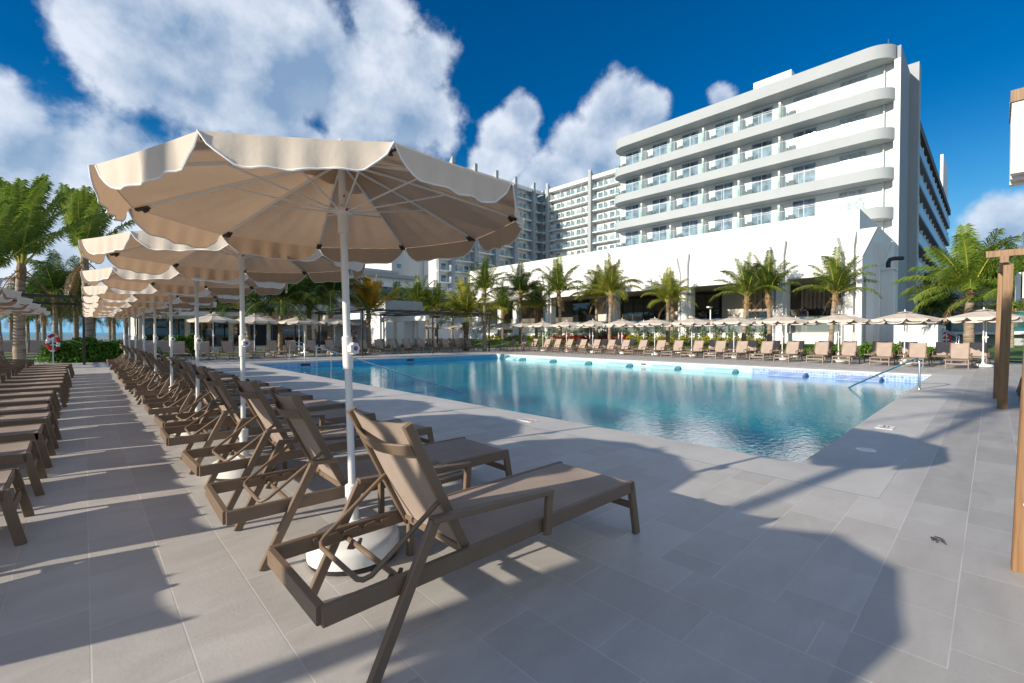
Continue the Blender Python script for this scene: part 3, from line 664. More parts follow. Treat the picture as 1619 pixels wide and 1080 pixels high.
# ------------------------------------------------------------------ hotel (main block)
HX, HY0, HY1 = 49.8, 5.9, 34.3
def rounded(x0, y0, y1, r, depth, ext=.0):
    """plan outline of a slab whose two front corners (towards -X) are rounded"""
    pts = []
    for k in range(9):
        a = PI/2*k/8; pts.append((x0+r-r*math.cos(a)*1.0, y1-r+r*math.sin(a)))
    pts.append((x0+depth, y1)); pts.append((x0+depth, y0))
    for k in range(9):
        a = PI/2*k/8; pts.append((x0+r-r*math.sin(a), y0+r-r*math.cos(a)))
    return pts
hotel = thing('hotel_building','white hotel block of stacked curved balconies above the long white terrace wall','building',(HX,HY0,0))
def hp(mb, name, m, parent=None, smooth=None):         # geometry in world coordinates, parented to a located empty
    o = mb.obj(name, m, parent or hotel, smooth)
    o.matrix_parent_inverse = Matrix.Translation(-(parent or hotel).matrix_world.translation) if False else Matrix.Identity(4)
    return o
hotel.location = (0,0,0)
b = MB(); b.box(HX+1.9,HX+16,HY0+.02,HY1-.4,0,25.1); b.obj('wall','white_wall',hotel)
b = MB(); b.prism(rounded(HX,HY0-.02,HY1,1.9,14),25.05,26.2,'z'); b.obj('roof_band','grey_band',hotel,smooth=30)
b = MB(); b.box(HX+1.5,HX+6,14,17.5,26.2,27.6); b.obj('roof_box','white_wall',hotel)
ROWZ = [22.5,19.1,15.7,12.3]
for z in ROWZ+[8.9]:
    b = MB(); b.prism(rounded(HX+.02,HY0,HY1,1.7,3.5),z-.95,z,'z'); o = b.obj('balcony_band','grey_band',hotel,smooth=30)
    if z < 9: continue
    b = MB(); pts = rounded(HX+.08,HY0+.05,HY1-.05,1.6,1.8)
    n = len(pts)
    for i in range(n-1):
        if i == n//2-0 and False: continue
        (x0,y0),(x1,y1) = pts[i],pts[i+1]
        if x0 > HX+1.75 and x1 > HX+1.75: continue
        b.quad((x0,y0,z),(x1,y1,z),(x1,y1,z+1.05),(x0,y0,z+1.05))
    b.quad((HX+.08,HY0+1.6,z),(HX+.08,HY1-1.6,z),(HX+.08,HY1-1.6,z+1.05),(HX+.08,HY0+1.6,z+1.05))
    g = b.obj('balustrade','rail_glass',hotel)
    b = MB(); b.tube([(HX+.08,HY0+1.6,z+1.06),(HX+.08,HY1-1.6,z+1.06)],.02,6)
    for k in range(15): b.tube([(HX+.08,HY0+1.6+k*(HY1-HY0-3.2)/14,z),(HX+.08,HY0+1.6+k*(HY1-HY0-3.2)/14,z+1.06)],.015,4)
    b.obj('rail','white_metal',g)
    b = MB(); b.box(HX+1.84,HX+1.9,HY0+.3,HY1-.8,z,z+.0+2.45+.0) if False else None
for r_, z in enumerate(ROWZ):
    for k in range(7):
        y = 9.05+3.85*k; wd = 1.0; pale = (k == 0) or (k == 1 and r_ < 1)
        b = MB(); x = HX+1.86
        for (y0,y1,z0,z1) in ((y-wd,y+wd,z+2.2,z+2.28),(y-wd,y-wd+.07,z,z+2.2),(y+wd-.07,y+wd,z,z+2.2),(y-.04,y+.04,z,z+2.2),(y-wd+.07,y-.04,z+.0,z+.06),(y+.04,y+wd-.07,z+.0,z+.06),(y-wd+.07,y-.04,z+1.62,z+1.67),(y+.04,y+wd-.07,z+1.62,z+1.67)):
            b.box(x,x+.06,y0,y1,z0,z1)
        f = b.obj('window','window_frame',hotel)
        b = MB(); b.box(x+.025,x+.038,y-wd+.02,y+wd-.02,z+.02,z+2.2); b.obj('pane','pane_pale' if pale else 'pane_dark',f)
    for k in range(5):
        y = 14.85+3.85*k
        b = MB(); b.box(HX+.9,HX+1.95,y-.09,y+.09,z,z+1.95); b.obj('balcony_divider','white_wall',hotel)
        b = MB(); pts = [(HX+.9,z+.05),(HX+.9,z+1.75)]+[(HX+.9-.75*math.sin(PI/2*j/6),z+1.75-.75*(1-math.cos(PI/2*j/6))) for j in range(1,7)]+[(HX+.15,z+.05)]
        b.prism(pts,y-.02,y+.02,'y'); b.obj('divider_screen','rail_glass',hotel)
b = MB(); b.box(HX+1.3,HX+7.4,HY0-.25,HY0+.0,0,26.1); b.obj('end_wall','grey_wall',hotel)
b = MB(); b.box(HX+1.22,HX+1.3,HY0-.25,HY0+.18,0,25.0); b.obj('corner_trim','white_wall',hotel)
b = MB(); b.box(57.2,58.6,5.0,6.2,0,26.9); b.obj('fin_wall','grey_band',hotel)
b = MB(); b.tube([(HX+1.7,HY0+.9,8.9),(HX+1.7,HY0+.9,25)],.06,8); b.obj('downpipe','white_metal',hotel,smooth=60)
b = MB(); b.tube([(HX+2,6.6,26.2),(HX+2,6.6,27.3)],.03,6); b.obj('lightning_rod','dark_metal',hotel)
# balcony armchairs
def chair_proto():
    t = thing('balcony_chair','x','chair')
    b = MB(); b.box(-.3,.3,-.3,.3,.2,.42); b.obj('seat','wicker',t)
    b = MB(); b.box(.22,.32,-.3,.3,.42,.85); b.obj('backrest','wicker',t)
    b = MB(); b.box(-.3,.22,-.36,-.3,.1,.62); b.box(-.3,.22,.3,.36,.1,.62); b.obj('armrest','wicker',t)
    b = MB()
    for sx in (-.27,.27):
        for sy in (-.3,.3): b.box(sx-.025,sx+.025,sy-.025,sy+.025,0,.2)
    b.obj('leg','wicker',t); return t
BC = chair_proto(); index_kids()
FL = ['top','second highest','third highest','lowest']
for r_, z in enumerate(ROWZ):
    for k in range(1,7):
        put(BC,(HX+1.0,9.05+3.85*k+.9,z+.0),PI*0+R(180)*0,'dark wicker armchair on the %s balcony level, %s bay from the hotel corner' % (FL[r_],ORD[k]),'wicker armchairs on the hotel balconies')
# ------------------------------------------------------------------ long side wing receding to the right
wing = thing('hotel_wing','long shaded hotel wing of receding balcony bands behind the big hotel corner','building')
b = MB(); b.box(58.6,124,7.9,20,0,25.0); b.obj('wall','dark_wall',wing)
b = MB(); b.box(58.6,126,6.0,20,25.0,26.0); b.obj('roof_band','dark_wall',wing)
for z in [22.5,19.1,15.7,12.3,8.9]:
    b = MB(); b.box(58.6,125,6.1,7.9,z-.35,z); s_ = b.obj('balcony_slab','grey_wall',wing)
    b = MB(); b.box(58.6,125,6.05,6.1,z-.2,z+1.0); b.obj('balustrade','blueband',wing)
    for k in range(17):
        x = 60.5+3.85*k
        b = MB(); b.box(x-.08,x+.08,6.12,7.9,z,z+1.9); b.obj('balcony_divider','white_wall',wing)
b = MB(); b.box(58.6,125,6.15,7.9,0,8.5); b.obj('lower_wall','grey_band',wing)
for k in range(16):
    b = MB(); x = 60+3.9*k; b.box(x,x+1.1,6.08,6.14,5.4,7.0); b.obj('window','pane_dark',wing)
b = MB(); b.box(112,124,6.4,6.8,26.0,33.5); b.obj('roof_screen','white_wall',wing)
# ------------------------------------------------------------------ podium with terrace
FX, PZ = 36.0, 9.35
pod = thing('terrace_building','long low white terrace building with open restaurant bays and bent piers','building')
OP = [(6.75,9.95),(10.95,16.9),(18.0,24.1),(25.1,32.1),(33.1,37.4),(38.0,45.0)]
b = MB()
b.box(FX,FX+.5,HY0,46,6.42,PZ); b.box(FX+.02,FX+.5,HY0+.02,46,6.36,6.42)
for (a,c) in OP: pass
b.box(FX,FX+.5,HY0,46,5.2,6.36)
b.box(FX+.5,HX+1.2,HY0+.4,45.6,8.6,8.85)
b.box(FX+.5,HX+1.2,HY0,HY0+.4,5.2,PZ); b.box(FX+2.6,HX+1.2,HY0,HY0+.4,.0,5.2); b.box(FX+.5,HX+1.2,45.6,46,.0,PZ)
b.obj('upper_wall','white_wall',pod)
prev = HY0+.0
cols = [HY0]+[q for o_ in OP for q in o_]+[46]
for i in range(0,len(cols),2):
    b = MB(); b.box(FX+.003,FX+.75,cols[i]+.002,cols[i+1]-.002,.2,5.198); b.obj('pillar','white_wall',pod)
b = MB(); b.box(FX+.0,FX+.3,HY0,46,.0,1.42); b.obj('parapet','white_wall',pod)
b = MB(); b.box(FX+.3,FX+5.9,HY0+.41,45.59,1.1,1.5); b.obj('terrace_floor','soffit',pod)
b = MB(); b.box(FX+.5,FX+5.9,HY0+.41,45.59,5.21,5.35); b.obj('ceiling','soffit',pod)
b = MB()
for (a,c) in OP: b.quad((FX+.35,a,1.42),(FX+.35,c,1.42),(FX+.35,c,2.55),(FX+.35,a,2.55))
g = b.obj('balustrade','terrace_glass',pod)
b = MB()
for (a,c) in OP: b.tube([(FX+.35,a,2.58),(FX+.35,c,2.58)],.025,6)
b.obj('handrail','steel',g)
# restaurant storefront
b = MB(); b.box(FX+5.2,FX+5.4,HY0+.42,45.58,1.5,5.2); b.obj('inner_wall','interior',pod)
for i,(a,c,kind) in enumerate([(6.3,8.2,'pane_dark'),(8.3,10.3,'curtain'),(11.2,14.2,'curtain'),(14.4,16.3,'cream_wall'),(16.6,20.2,'win'),(20.4,21.6,'cream_wall'),(21.7,26.5,'win'),(26.8,29.5,'cream_wall'),(29.8,33,'pane_black')]):
    x = FX+5.0
    if kind == 'win':
        n_ = int((c-a)/1.1); wd = (c-a)/n_; b = MB()
        for k in range(n_+1): b.box(x-.1,x,a+wd*k-.05,a+wd*k+.05,1.5,4.9)
        b.box(x-.09,x-.01,a,c,4.9,5.0); b.box(x-.09,x-.01,a,c,3.55,3.65)
        f = b.obj('storefront','brown_frame',pod)
        b = MB(); b.box(x-.05,x-.04,a,c,1.5,3.55); b.obj('pane','pane_black',f)
        b = MB(); b.box(x-.05,x-.04,a,c,3.65,4.9); b.obj('blind','interior',f)
    elif kind == 'curtain':
        b = MB(); n_ = 14
        for k in range(n_): b.box(x-.02-.12*(k%2),x,a+(c-a)*k/n_,a+(c-a)*(k+1)/n_,3.3,5.15)
        b.obj('slatted_panel','curtain',pod)
        b = MB(); b.box(x-.12,x-.08,a,c,1.5,3.2); f = b.obj('window','pane_black',pod)
        b = MB(); 
        for q in (a,(a+c)/2,c): b.box(x-.16,x-.13,q-.04,q+.04,1.5,3.3)
        b.box(x-.16,x-.13,a,c,3.2,3.3); b.obj('frame','brown_frame',f)
    else:
        b = MB(); b.box(x-.3,x,a,c,1.5,5.19); b.obj('panel',kind,pod)
b = MB()                                                # angular grey decoration on the restaurant wall
for (y,z,dy,dz) in ((28.7,4.5,-.5,-.45),(28.2,4.05,-.35,-.3),(27.85,3.75,.4,-.5),(28.25,3.25,.1,-.5),(28.35,2.75,.25,-.4)):
    b.bar((FX+4.66,y,z),(FX+4.66,y+dy,z+dz),.28,.03,up=(1,0,0))
b.obj('wall_ornament','greyleaf' if False else 'grey_wall',pod)
# bent piers
def pier(y, w=.62):
    b = MB()
    poly = [(y-w/2,.2),(y+w/2,.2),(y+w/2,6.2),(y+w/2+.42,7.9),(y-w/2-.12,7.9),(y-w/2,6.9)]
    b.prism(poly,FX-.3,FX-.0,'x'); b.obj('bent_pier','white_wall',pod)
    b = MB(); yy = y+w/2-.12
    b.prism([(yy-.07,.2),(yy+.07,.2),(yy+.07,6.2),(yy+.42,7.6),(yy+.22,7.6),(yy-.07,6.2)],FX-.312,FX-.29,'x'); b.obj('pier_groove','groove',pod)
for y in (6.45,10.45,17.45,24.6,32.6,40): pier(y)
for k,x in enumerate((FX-.7,41.5)):                     # fins on the shaded end wall
    b = MB(); y = HY0
    b.prism([(y,.2),(y-.28,.2),(y-.28,6.2),(y-1.0,7.9),(y,7.9)],x,x+.45,'x'); b.obj('end_fin','white_wall',pod)
b = MB(); b.box(46.6,47.4,HY0-.02,HY0-.01,1.5,4.0); b.obj('dark_opening','dark_wall',pod)
b = MB(); b.box(44.2,45.4,5.15,HY0-.01,.2,6.2); b.box(44.1,45.5,5.05,HY0-.01,6.2,6.35); sh = b.obj('service_shaft','white_wall',pod)
b = MB(); b.tube([(44.5,5.5,6.3),(44.5,5.5,6.75),(44.6,5.42,7.0),(44.9,5.2,7.1),(45.6,4.8,7.15)],.15,12); b.obj('exhaust_pipe','rubber',pod,smooth=60)
b = MB(); b.box(36.5,43,2.2,4.2,.2,1.9); b.obj('planter_wall','white_wall',pod)
# chairs + person + lamp on terrace
def tchair():
    t = thing('terrace_chair','x','chair')
    b = MB(); b.box(-.28,.28,-.28,.28,.36,.44); b.obj('seat','tan_wood',t)
    b = MB(); b.prism([(.2,.44),(.28,.44),(.42,1.02),(.36,1.04)],-.28,.28,'y'); b.obj('backrest','tan_wood',t)
    b = MB()
    for sx in (-.25,.25):
        for sy in (-.25,.25): b.bar((sx,sy,.36),(sx*1.1,sy*1.1,0),.04,.04)
    b.obj('leg','tan_wood',t); return t
TC = tchair(); index_kids()
for k,y in enumerate((17.5,19.0,24.8,26.3,27.4,28.8,30.2)):
    put(TC,(FX+1.6,y,1.5),R(40+50*k),'%s tan wicker chair from the right on the terrace behind the glass rail' % ORD[k],'tan chairs on the terrace')
def person(loc, rz, label, h=1.72):
    t = thing('person',label,'person',loc,rz)
    me = bpy.data.meshes.new('body')
    J = [(0,0,.95),(0,0,1.15),(0,0,1.42),(0,0,1.52),(0,0,1.60),(0,0,1.7),(.19,0,1.40),(.24,.02,1.12),(.22,.16,.92),(-.19,0,1.40),(-.24,.02,1.12),(-.22,.16,.92),(.1,0,.88),(.11,.02,.48),(.12,0,.06),(.12,.14,.03),(-.1,0,.88),(-.11,.02,.48),(-.12,0,.06),(-.12,.14,.03)]
    Ed = [(0,1),(1,2),(2,3),(3,4),(4,5),(2,6),(6,7),(7,8),(2,9),(9,10),(10,11),(0,12),(12,13),(13,14),(14,15),(0,16),(16,17),(17,18),(18,19)]
    me.from_pydata(J,Ed,[]); o = ob('body',me,t); me.materials.append(M['skin'])
    mod = o.modifiers.new('skin','SKIN'); rad = [.15,.14,.15,.06,.095,.08,.06,.045,.035,.06,.045,.035,.09,.065,.045,.035,.09,.065,.045,.035]
    for i,v in enumerate(me.skin_vertices[0].data): v.radius = (rad[i],rad[i]*(.75 if i<3 else 1))
    me.skin_vertices[0].data[0].use_root = True
    o.modifiers.new('sub','SUBSURF').levels = 1; o.modifiers['sub'].render_levels = 2
    b = MB(); b.lathe([(.15,.88),(.19,.9),(.185,1.1),(.2,1.3),(.2,1.42),(.1,1.5),(.06,1.52)],16); c = b.obj('shirt','shirt',t,smooth=60); c.scale=(1,.75,1)
    b = MB(); b.lathe([(.0,1.76),(.06,1.75),(.095,1.70),(.1,1.63),(.09,1.6)],14); b.obj('hair','hair',t,smooth=60)
    return t
person((FX+1.2,9.15,1.5),R(70),'person in a dark shirt standing behind the terrace glass at the right bay')
# ------------------------------------------------------------------ high-rise wings far behind
def highrise(name,label,axis,c,a0,a1,ztop,bays,pil,floors,deep):
    t = thing(name,label,'building')
    def B(mb,u0,u1,w0,w1,z0,z1):                       # u along facade, w into the building
        if axis=='y': mb.box(c+w0,c+w1,u0,u1,z0,z1)
        else: mb.box(u0,u1,c+w0,c+w1,z0,z1)
    b = MB(); B(b,a0,a1,1.8,deep,0,ztop-.5); b.obj('wall','white_wall',t)
    b = MB(); B(b,a0,a1,-.1,deep+.1,ztop-.55,ztop+.6); b.obj('roof','white_wall',t)
    for k in range(floors):
        z = ztop-3.4*(k+1)
        b = MB(); B(b,a0,a1,0,1.8,z-.32,z); b.obj('balcony_slab','white_wall',t)
        b = MB(); B(b,a0+.05,a1-.05,.06,.1,z,z+1.0); b.obj('balustrade','rail_glass',t)
        for j,u in enumerate(bays):
            b = MB(); B(b,u-.85,u+.85,1.74,1.82,z+.01,z+2.2); f = b.obj('window','window_frame',t)
            b = MB(); B(b,u-.77,u-.04,1.70,1.735,z+.08,z+2.1); B(b,u+.04,u+.77,1.70,1.735,z+.08,z+2.1); b.obj('pane','pane_dark' if (j*7+k*3)%5 else 'pane_pale',f)
        b = MB()
        for u in bays[:-1]: B(b,u+2.05,u+2.2,.3,1.8,z,z+2.0)
        b.obj('balcony_divider','white_wall',t)
    for u in pil:
        b = MB(); B(b,u-.55,u+.55,-.7,1.2,0,ztop-.2); b.obj('pilaster','grey_wall' if axis=='x' else 'grey_band',t)
        b = MB()
        poly = [(-.7,ztop-.2),(1.2,ztop-.2),(1.2,ztop+.8),(-.7,ztop+2.6)]
        if axis=='y': b.prism([(c+p,z) for p,z in poly],u-.5,u+.5,'y')
        else: b.prism([(c+p,z) for p,z in poly],u-.5,u+.5,'x')
        b.obj('roof_fin','grey_band',t)
    return t
highrise('high_rise_wing','sunlit white high-rise wing of small balconies just left of the curved hotel','y',116.7,60,108.4,50.4,[105-2.6-4.35*k for k in range(10)],[105.5,87.5,69.5],9,16)
highrise('high_rise_wing','shaded white high-rise wing with grey pilasters behind the big parasol','x',108.6,74.2,116.6,50.4,[76.6+4.15*k for k in range(9)],[78.6,87,95.5,103.8,112.5],11,16)
t = thing('core_tower','narrow grey core where the two high-rise wings meet','building')
b = MB(); b.box(118,128,108.6,118,0,50.0); b.obj('wall','grey_band',t)
for k in range(9):
    b = MB(); b.box(117.0,119.5,107,108.55,50.0-3.4*(k+1)-.3,50.0-3.4*(k+1)); b.obj('balcony_slab','white_wall',t)
t = thing('stair_tower','plain white tower block with two small dark windows left of the high-rise','building')
b = MB(); b.box(63.5,75,117,135,0,45); b.box(74.9,90,112.5,124,0,44); b.obj('wall','white_wall',t)
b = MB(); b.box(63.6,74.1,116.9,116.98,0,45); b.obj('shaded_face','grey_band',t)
for z in (20.2,25.4,30.5,35.6):
    b = MB(); b.box(65.2,66.6,116.82,116.88,z,z+1.2); b.obj('window','pane_dark',t)
b = MB(); b.tube([(74.15,110.6,42),(74.05,110.6,30),(74.05,110.4,28.5),(74.05,108.2+.9,28.2),(74.05,109.0,27),(74.05,109.0,8)],.35,8); b.obj('drain_pipe','grey_band',t,smooth=60)
b = MB(); b.box(60,100,100,108,0,13.5); b.obj('podium','white_wall',t)
def block(name,label,x0,x1,y0,y1,z1,floors,z0=2.0,m='white_wall',pane='pane_dark',n=6,face='y'):
    t = thing(name,label,'building')
    b = MB(); b.box(x0,x1,y0,y1,0,z1); b.obj('wall',m,t)
    b = MB(); b.box(x0-.4,x1+.4,y0-.8,y1+.4,z1,z1+.7); b.obj('roof','grey_band',t)
    for k in range(floors):
        z = z0+3.4*k
        b = MB(); b.box(x0,x1,y0-1.2,y0-.05,z-.3,z) if face=='y' else b.box(x0-1.2,x0-.05,y0,y1,z-.3,z); b.obj('balcony_slab','white_wall',t)
        for j in range(n):
            b = MB()
            if face=='y': u = x0+(x1-x0)*(j+.5)/n; b.box(u-1.3,u+1.3,y0-.05,y0+.02,z+.1,z+2.3)
            else: u = y0+(y1-y0)*(j+.5)/n; b.box(x0-.05,x0+.02,u-1.3,u+1.3,z+.1,z+2.3)
            b.obj('window',pane,t)
    return t
block('apartment_block','white low apartment block beyond the dark palms at the back of the pool',14,52,86,98,13,3,n=9)
block('apartment_block','pale block with a grey roof edge beside the orange palm',44,58,104,112,16.5,4,n=4)
block('pavilion','low white restaurant pavilion with dark openings behind the back-row parasols',3,24,44,52,3.4,1,.25,'cream_wall','pane_black',7)
block('villa_block','low white block with teal windows behind the right-hand palm',78,90,-30,5.4,9.0,2,1.6,'grey_band','pane_teal',7,'x')
# small white kiosk under the pergola
t = thing('kiosk','white and blue-grey kiosk block standing behind the dark pergola','building')
b = MB(); x,y = at(632,40); b.box(x-1.9,x+1.9,y,y+3,0,4.0); b.obj('wall','white_wall',t)
b = MB(); b.box(x-2.0,x+1.6,y-1.2,y-.2,3.1,4.2); b.obj('fascia','grey_band',t)
for dx in (-1.9,-.9,1.2):
    b = MB(); b.box(x+dx,x+dx+.7,y-1.1,y-.4,0,3.1); b.obj('column','white_wall',t)
# ------------------------------------------------------------------ pergolas
def pergola(label, x0,x1,y0,y1,z, nx,ny, m='dark_metal', beams=9, awn=True, w=.09):
    t = thing('pergola',label,'pergola')
    for i in range(nx):
        for j in range(ny):
            x = x0+(x1-x0)*i/(nx-1); y = y0+(y1-y0)*j/(ny-1)
            b = MB(); b.bar((x,y,0),(x,y,z),w,w); b.obj('post',m,t)
    b = MB()
    for j in range(ny):
        y = y0+(y1-y0)*j/(ny-1); b.bar((x0-.3,y,z+.06),(x1+.3,y,z+.06),w*.8,.12)
    for i in range(beams):
        x = x0+(x1-x0)*i/(beams-1); b.bar((x,y0-.3,z+.15),(x,y1+.3,z+.15),w*.6,.07)
    b.obj('beam',m,t)
    if awn:
        for i in range(nx-1):
            a = x0+(x1-x0)*i/(nx-1)+.15; c = x0+(x1-x0)*(i+1)/(nx-1)-.15
            for j in (0, 1):
                yy = y0+.05+(y1-y0)*j*.5
                b = MB(); n_ = 7
                for k in range(n_): b.box(a,c,yy+.07*k,yy+.07*k+.05,z-.36+.03*(k%2),z-.1)
                b.box(a+.01,c-.01,yy+.005,yy+.49,z-.30,z-.13)
                b.obj('folded_awning','cloth_white',t)
    return t
pergola('dark metal pergola with folded white awnings at the back right of the pool',12.4,22.6,26.5,33.5,2.8,3,2,awn=False)
PGO = bpy.data.objects['pergola']
for x in (12.75,17.45,22.1):
    for (a,c) in ((26.8,29.9),(30.1,33.2)):
        b = MB()
        for k in range(6): b.box(x-.36+.06*k,x-.32+.06*k,a,c,2.28+.025*(k%2),2.66)
        b.box(x-.35,x-.02,a+.01,c-.01,2.34,2.62); b.obj('folded_awning','cloth_white',PGO)
pergola('dark metal pergola standing among the palms at the far left',-8.0,0.0,27.3,34.0,2.9,3,2,beams=22,awn=False)
pergola('dark metal pergola half hidden behind the near row of parasols',2.6,9.5,34.5,39,2.9,3,2,beams=10)
# timber pergola on the right
t = thing('pergola','golden timber pergola with folded cream awnings along the right edge','pergola')
for (x,y,lx) in ((3.86,-.09,-.07),(12.1,-.07,-.05),(13.9,-.02,-.04),(3.84,-3.2,0),(12.1,-3.2,0)):
    b = MB(); b.bar((x+.06,y-.065,0),(x+.06,y-.065+lx,2.62),.13,.12,c=.006); b.obj('post','wood',t)
b = MB(); b.bar((12.0,-.13,2.70),(14.3,-.13,2.70),.11,.12)
b.bar((12.16,.3,2.70-.15),(12.16,-3.3,2.70-.15),.09,.12) if False else None
for x in (12.16,): b.bar((x,.1,2.58+.24),(x,-3.3,2.82),.1,.12)
b.obj('beam','wood',t)
b = MB()
for k in range(8): b.box(12.6,13.7,-.3-.07*k-.05,-.3-.07*k,2.0+.02*(k%2),2.5)
b.obj('folded_awning','cloth_white',t)
b = MB(); b.tube([(3.86,-.155,.38),(3.82,-.15,.38),(3.80,-.14,.41)],.012,8); b.obj('hook','white_plastic',t,smooth=60)
# near awning box hanging top right
TT = 2.35; ax, ay = at(1591, TT)
b = MB(); b.box(ax,ax+.35,ay-1.4,ay,zz(165,TT),zz(147,TT)); b.obj('awning_rail','wood',t)
b = MB(); b.bar((3.95,-.2,2.58),(3.95,-3.2,2.58),.09,.1); b.bar((3.95,-.75,2.58),(ax+.3,-.75,2.58),.06,.05); b.bar((3.95,-1.3,2.58),(ax+.3,-1.3,2.58),.06,.05); b.obj('beam','wood',t)
b = MB()
for k in range(5): b.box(ax+.01+.065*k,ax+.06+.065*k,ay-1.38,ay-.005,zz(276+4*(k%2),TT),zz(166,TT))
b.obj('folded_awning','cloth_white',t)
# ------------------------------------------------------------------ palms
def frond(b, br, base, az, el, L, droop, rg, width, nl, wind):
    d = Vector((math.cos(az)*math.cos(el), math.sin(az)*math.cos(el), math.sin(el)))
    p = Vector(base); pts = [p.copy()]; dirs = [d.copy()]; n = 14; st = L/n
    for i in range(n):
        d = d + Vector((wind[0]*.06,wind[1]*.06,-droop*(.35+i/n)*.16)); d.normalize()
        p = p + d*st; pts.append(p.copy()); dirs.append(d.copy())
    br.tube(pts, [.028*(1-.85*i/n)*(L/2.2) for i in range(n+1)], 4, caps=False)
    for k in range(nl):
        f = .16+.84*(k+.5)/nl; x = f*n; i = min(int(x),n-1); q = pts[i].lerp(pts[i+1],x-i); dd = dirs[i]
        side = dd.cross(Vector((0,0,1)))
        if side.length < .05: side = Vector((math.sin(az),-math.cos(az),0))
        side.normalize(); up = side.cross(dd)
        ll = width*math.sin(PI*min(1,(.14+.78*f)))**.5*(1.0-.2*f)*rg.uniform(.85,1.12)
        for s in (-1,1):
            fw = .45+.5*f+rg.uniform(-.08,.08)
            v = (side*s*1.0 + dd*fw + up*rg.uniform(-.15,.35)).normalized()
            a = q; m = a+v*ll*.5+Vector((wind[0]*.05,wind[1]*.05,-.05*ll)); e = m+(v+Vector((wind[0]*.3,wind[1]*.3,-.7-.6*rg.random()))).normalized()*ll*.55
            wdt = .0135*(L/2.2)+.003; o = (dd*wdt)
            b.add([a-o*.6,a+o*.6,m+o*1.0,m-o*1.0,e],[(0,1,2,3),(3,2,4)])
PALM = {}
def palm_mesh(key, seed, nf, L, elr, droop, width, leaf, wind=(0,0), nl=34):
    rg = random.Random(seed); b, br = MB(), MB()
    for i in range(nf):
        f = i/(nf-1); az = i*2.39996+rg.uniform(-.2,.2); el = R(elr[1]+(elr[0]-elr[1])*f**.8)+rg.uniform(-.1,.1)
        frond(b, br, (.06*math.cos(az),.06*math.sin(az),rg.uniform(-.05,.12)), az, el, L*rg.uniform(.82,1.08), droop*rg.uniform(.7,1.2), rg, width, nl, wind)
    me = b.mesh('crown',leaf); me2 = br.mesh('frond_stems','rachis')
    db = MB()
    for i in range(3):
        az = seed*1.3+i*2.1; frond(db, db, (.1*math.cos(az),.1*math.sin(az),-.15), az, R(-25-20*rg.random()), L*rg.uniform(.45,.6), 1.1, rg, width*.6, nl//3, (0,0))
    # fibrous sheath with dead leaf bases
    s = MB(); s.lathe([(.10,-.75),(.15,-.45),(.17,-.1),(.12,.15),(.03,.4)],10)
    for k in range(9):
        a = k*2.4; s.bar((.1*math.cos(a),.1*math.sin(a),-.3-.04*k),(.3*math.cos(a),.3*math.sin(a),-.12-.05*k),.07,.02)
    PALM[key] = (me, me2, s.mesh('sheath','sheath'), db.mesh('dead_fronds','dead_leaf'))
palm_mesh('up1',11,22,2.45,(89,28),.85,.60,'palm',nl=58)
palm_mesh('up2',12,20,2.45,(89,38),.8,.60,'palm',nl=58)
palm_mesh('yel',13,22,2.4,(89,24),.9,.64,'palm_yellow',nl=58)
palm_mesh('dark',14,24,2.6,(88,5),.95,.80,'palm_dark',nl=58)
palm_mesh('open',15,26,3.0,(89,8),.7,.95,'palm_bright',nl=76)
palm_mesh('wind',16,14,4.1,(89,62),.42,.72,'palm_bright',wind=(.26,-.24),nl=88)
palm_mesh('orange',17,22,2.6,(89,42),.35,.62,'palm_orange',nl=58)
def palm(x, y, zb, hub, key, sc_, label, group, lean=0, rz=None, tr=.12, lx=None):
    """lean: horizontal offset of the crown from the base across the view"""
    t = thing('palm_tree',label,'palm tree',(x,y,zb),0,group)
    h = hub-zb; px_ = (math.sin(HEAD)*lean, -math.cos(HEAD)*lean)
    pts = []; rs = []
    for i in range(13):
        f = i/12; pts.append((px_[0]*f*f, px_[1]*f*f, h*f)); rs.append(tr*(1.35-.45*f) if f>.0 else tr*1.6)
        rs[-1] *= (1+.05*(-1)**i)
    b = MB(); b.tube(pts, rs, 12); b.obj('trunk','trunk',t,smooth=50)
    me, me2, sh_, dd_ = PALM[key]; rz = rnd.uniform(0,6.28) if rz is None else rz
    c = ob('crown',me,t); c.location = (px_[0],px_[1],h); c.rotation_euler = (0,0,rz); c.scale = (sc_,)*3
    s = ob('frond_stems',me2,c); q = ob('sheath',sh_,c); q = ob('dead_fronds',dd_,c)
    return t
# (u, depth, v of hub, key, scale, label)
PG = 'palms on the lawn before the white terrace building'
front = [(1314,29.2,466,'up1',.98,'upright green palm before the right terrace bay',.25),
 (1217,30.5,466,'up2',.98,'palm in front of the tall bent pier at the right bays',-.15),
 (1176,31.2,470,'up1',1.0,'wide green palm just left of the right bent pier',.2),
 (1056,35,480,'yel',.92,'yellowish palm left of the middle bent pier',0),
 (1063,38,478,'up2',.8,'small palm half hidden behind the yellowish palm at the middle pier',0),
 (964,37,468,'yel',1.15,'full yellow-green palm before the restaurant opening with the grey wall ornament',.1),
 (943,40,474,'up1',1.0,'palm tucked close behind the full yellow-green palm',0),
 (886,39,466,'up1',1.1,'palm with a swept right frond before the left terrace bay',-.15),
 (848,41,488,'yel',.95,'short yellow palm beside the left bent pier',0),
 (823,40,468,'dark',.95,'dark green palm left of the left bent pier',.0),
 (795,46,492,'yel',1.0,'small palm between the tall dark palm and the left pier',0)]
for u,t_,v,key,s,l,lean in front:
    x,y = at(u,t_); palm(x,y,.5,zz(v,t_),key,s*1.12,l,PG,lean)
PB = 'palms behind the back-row loungers'
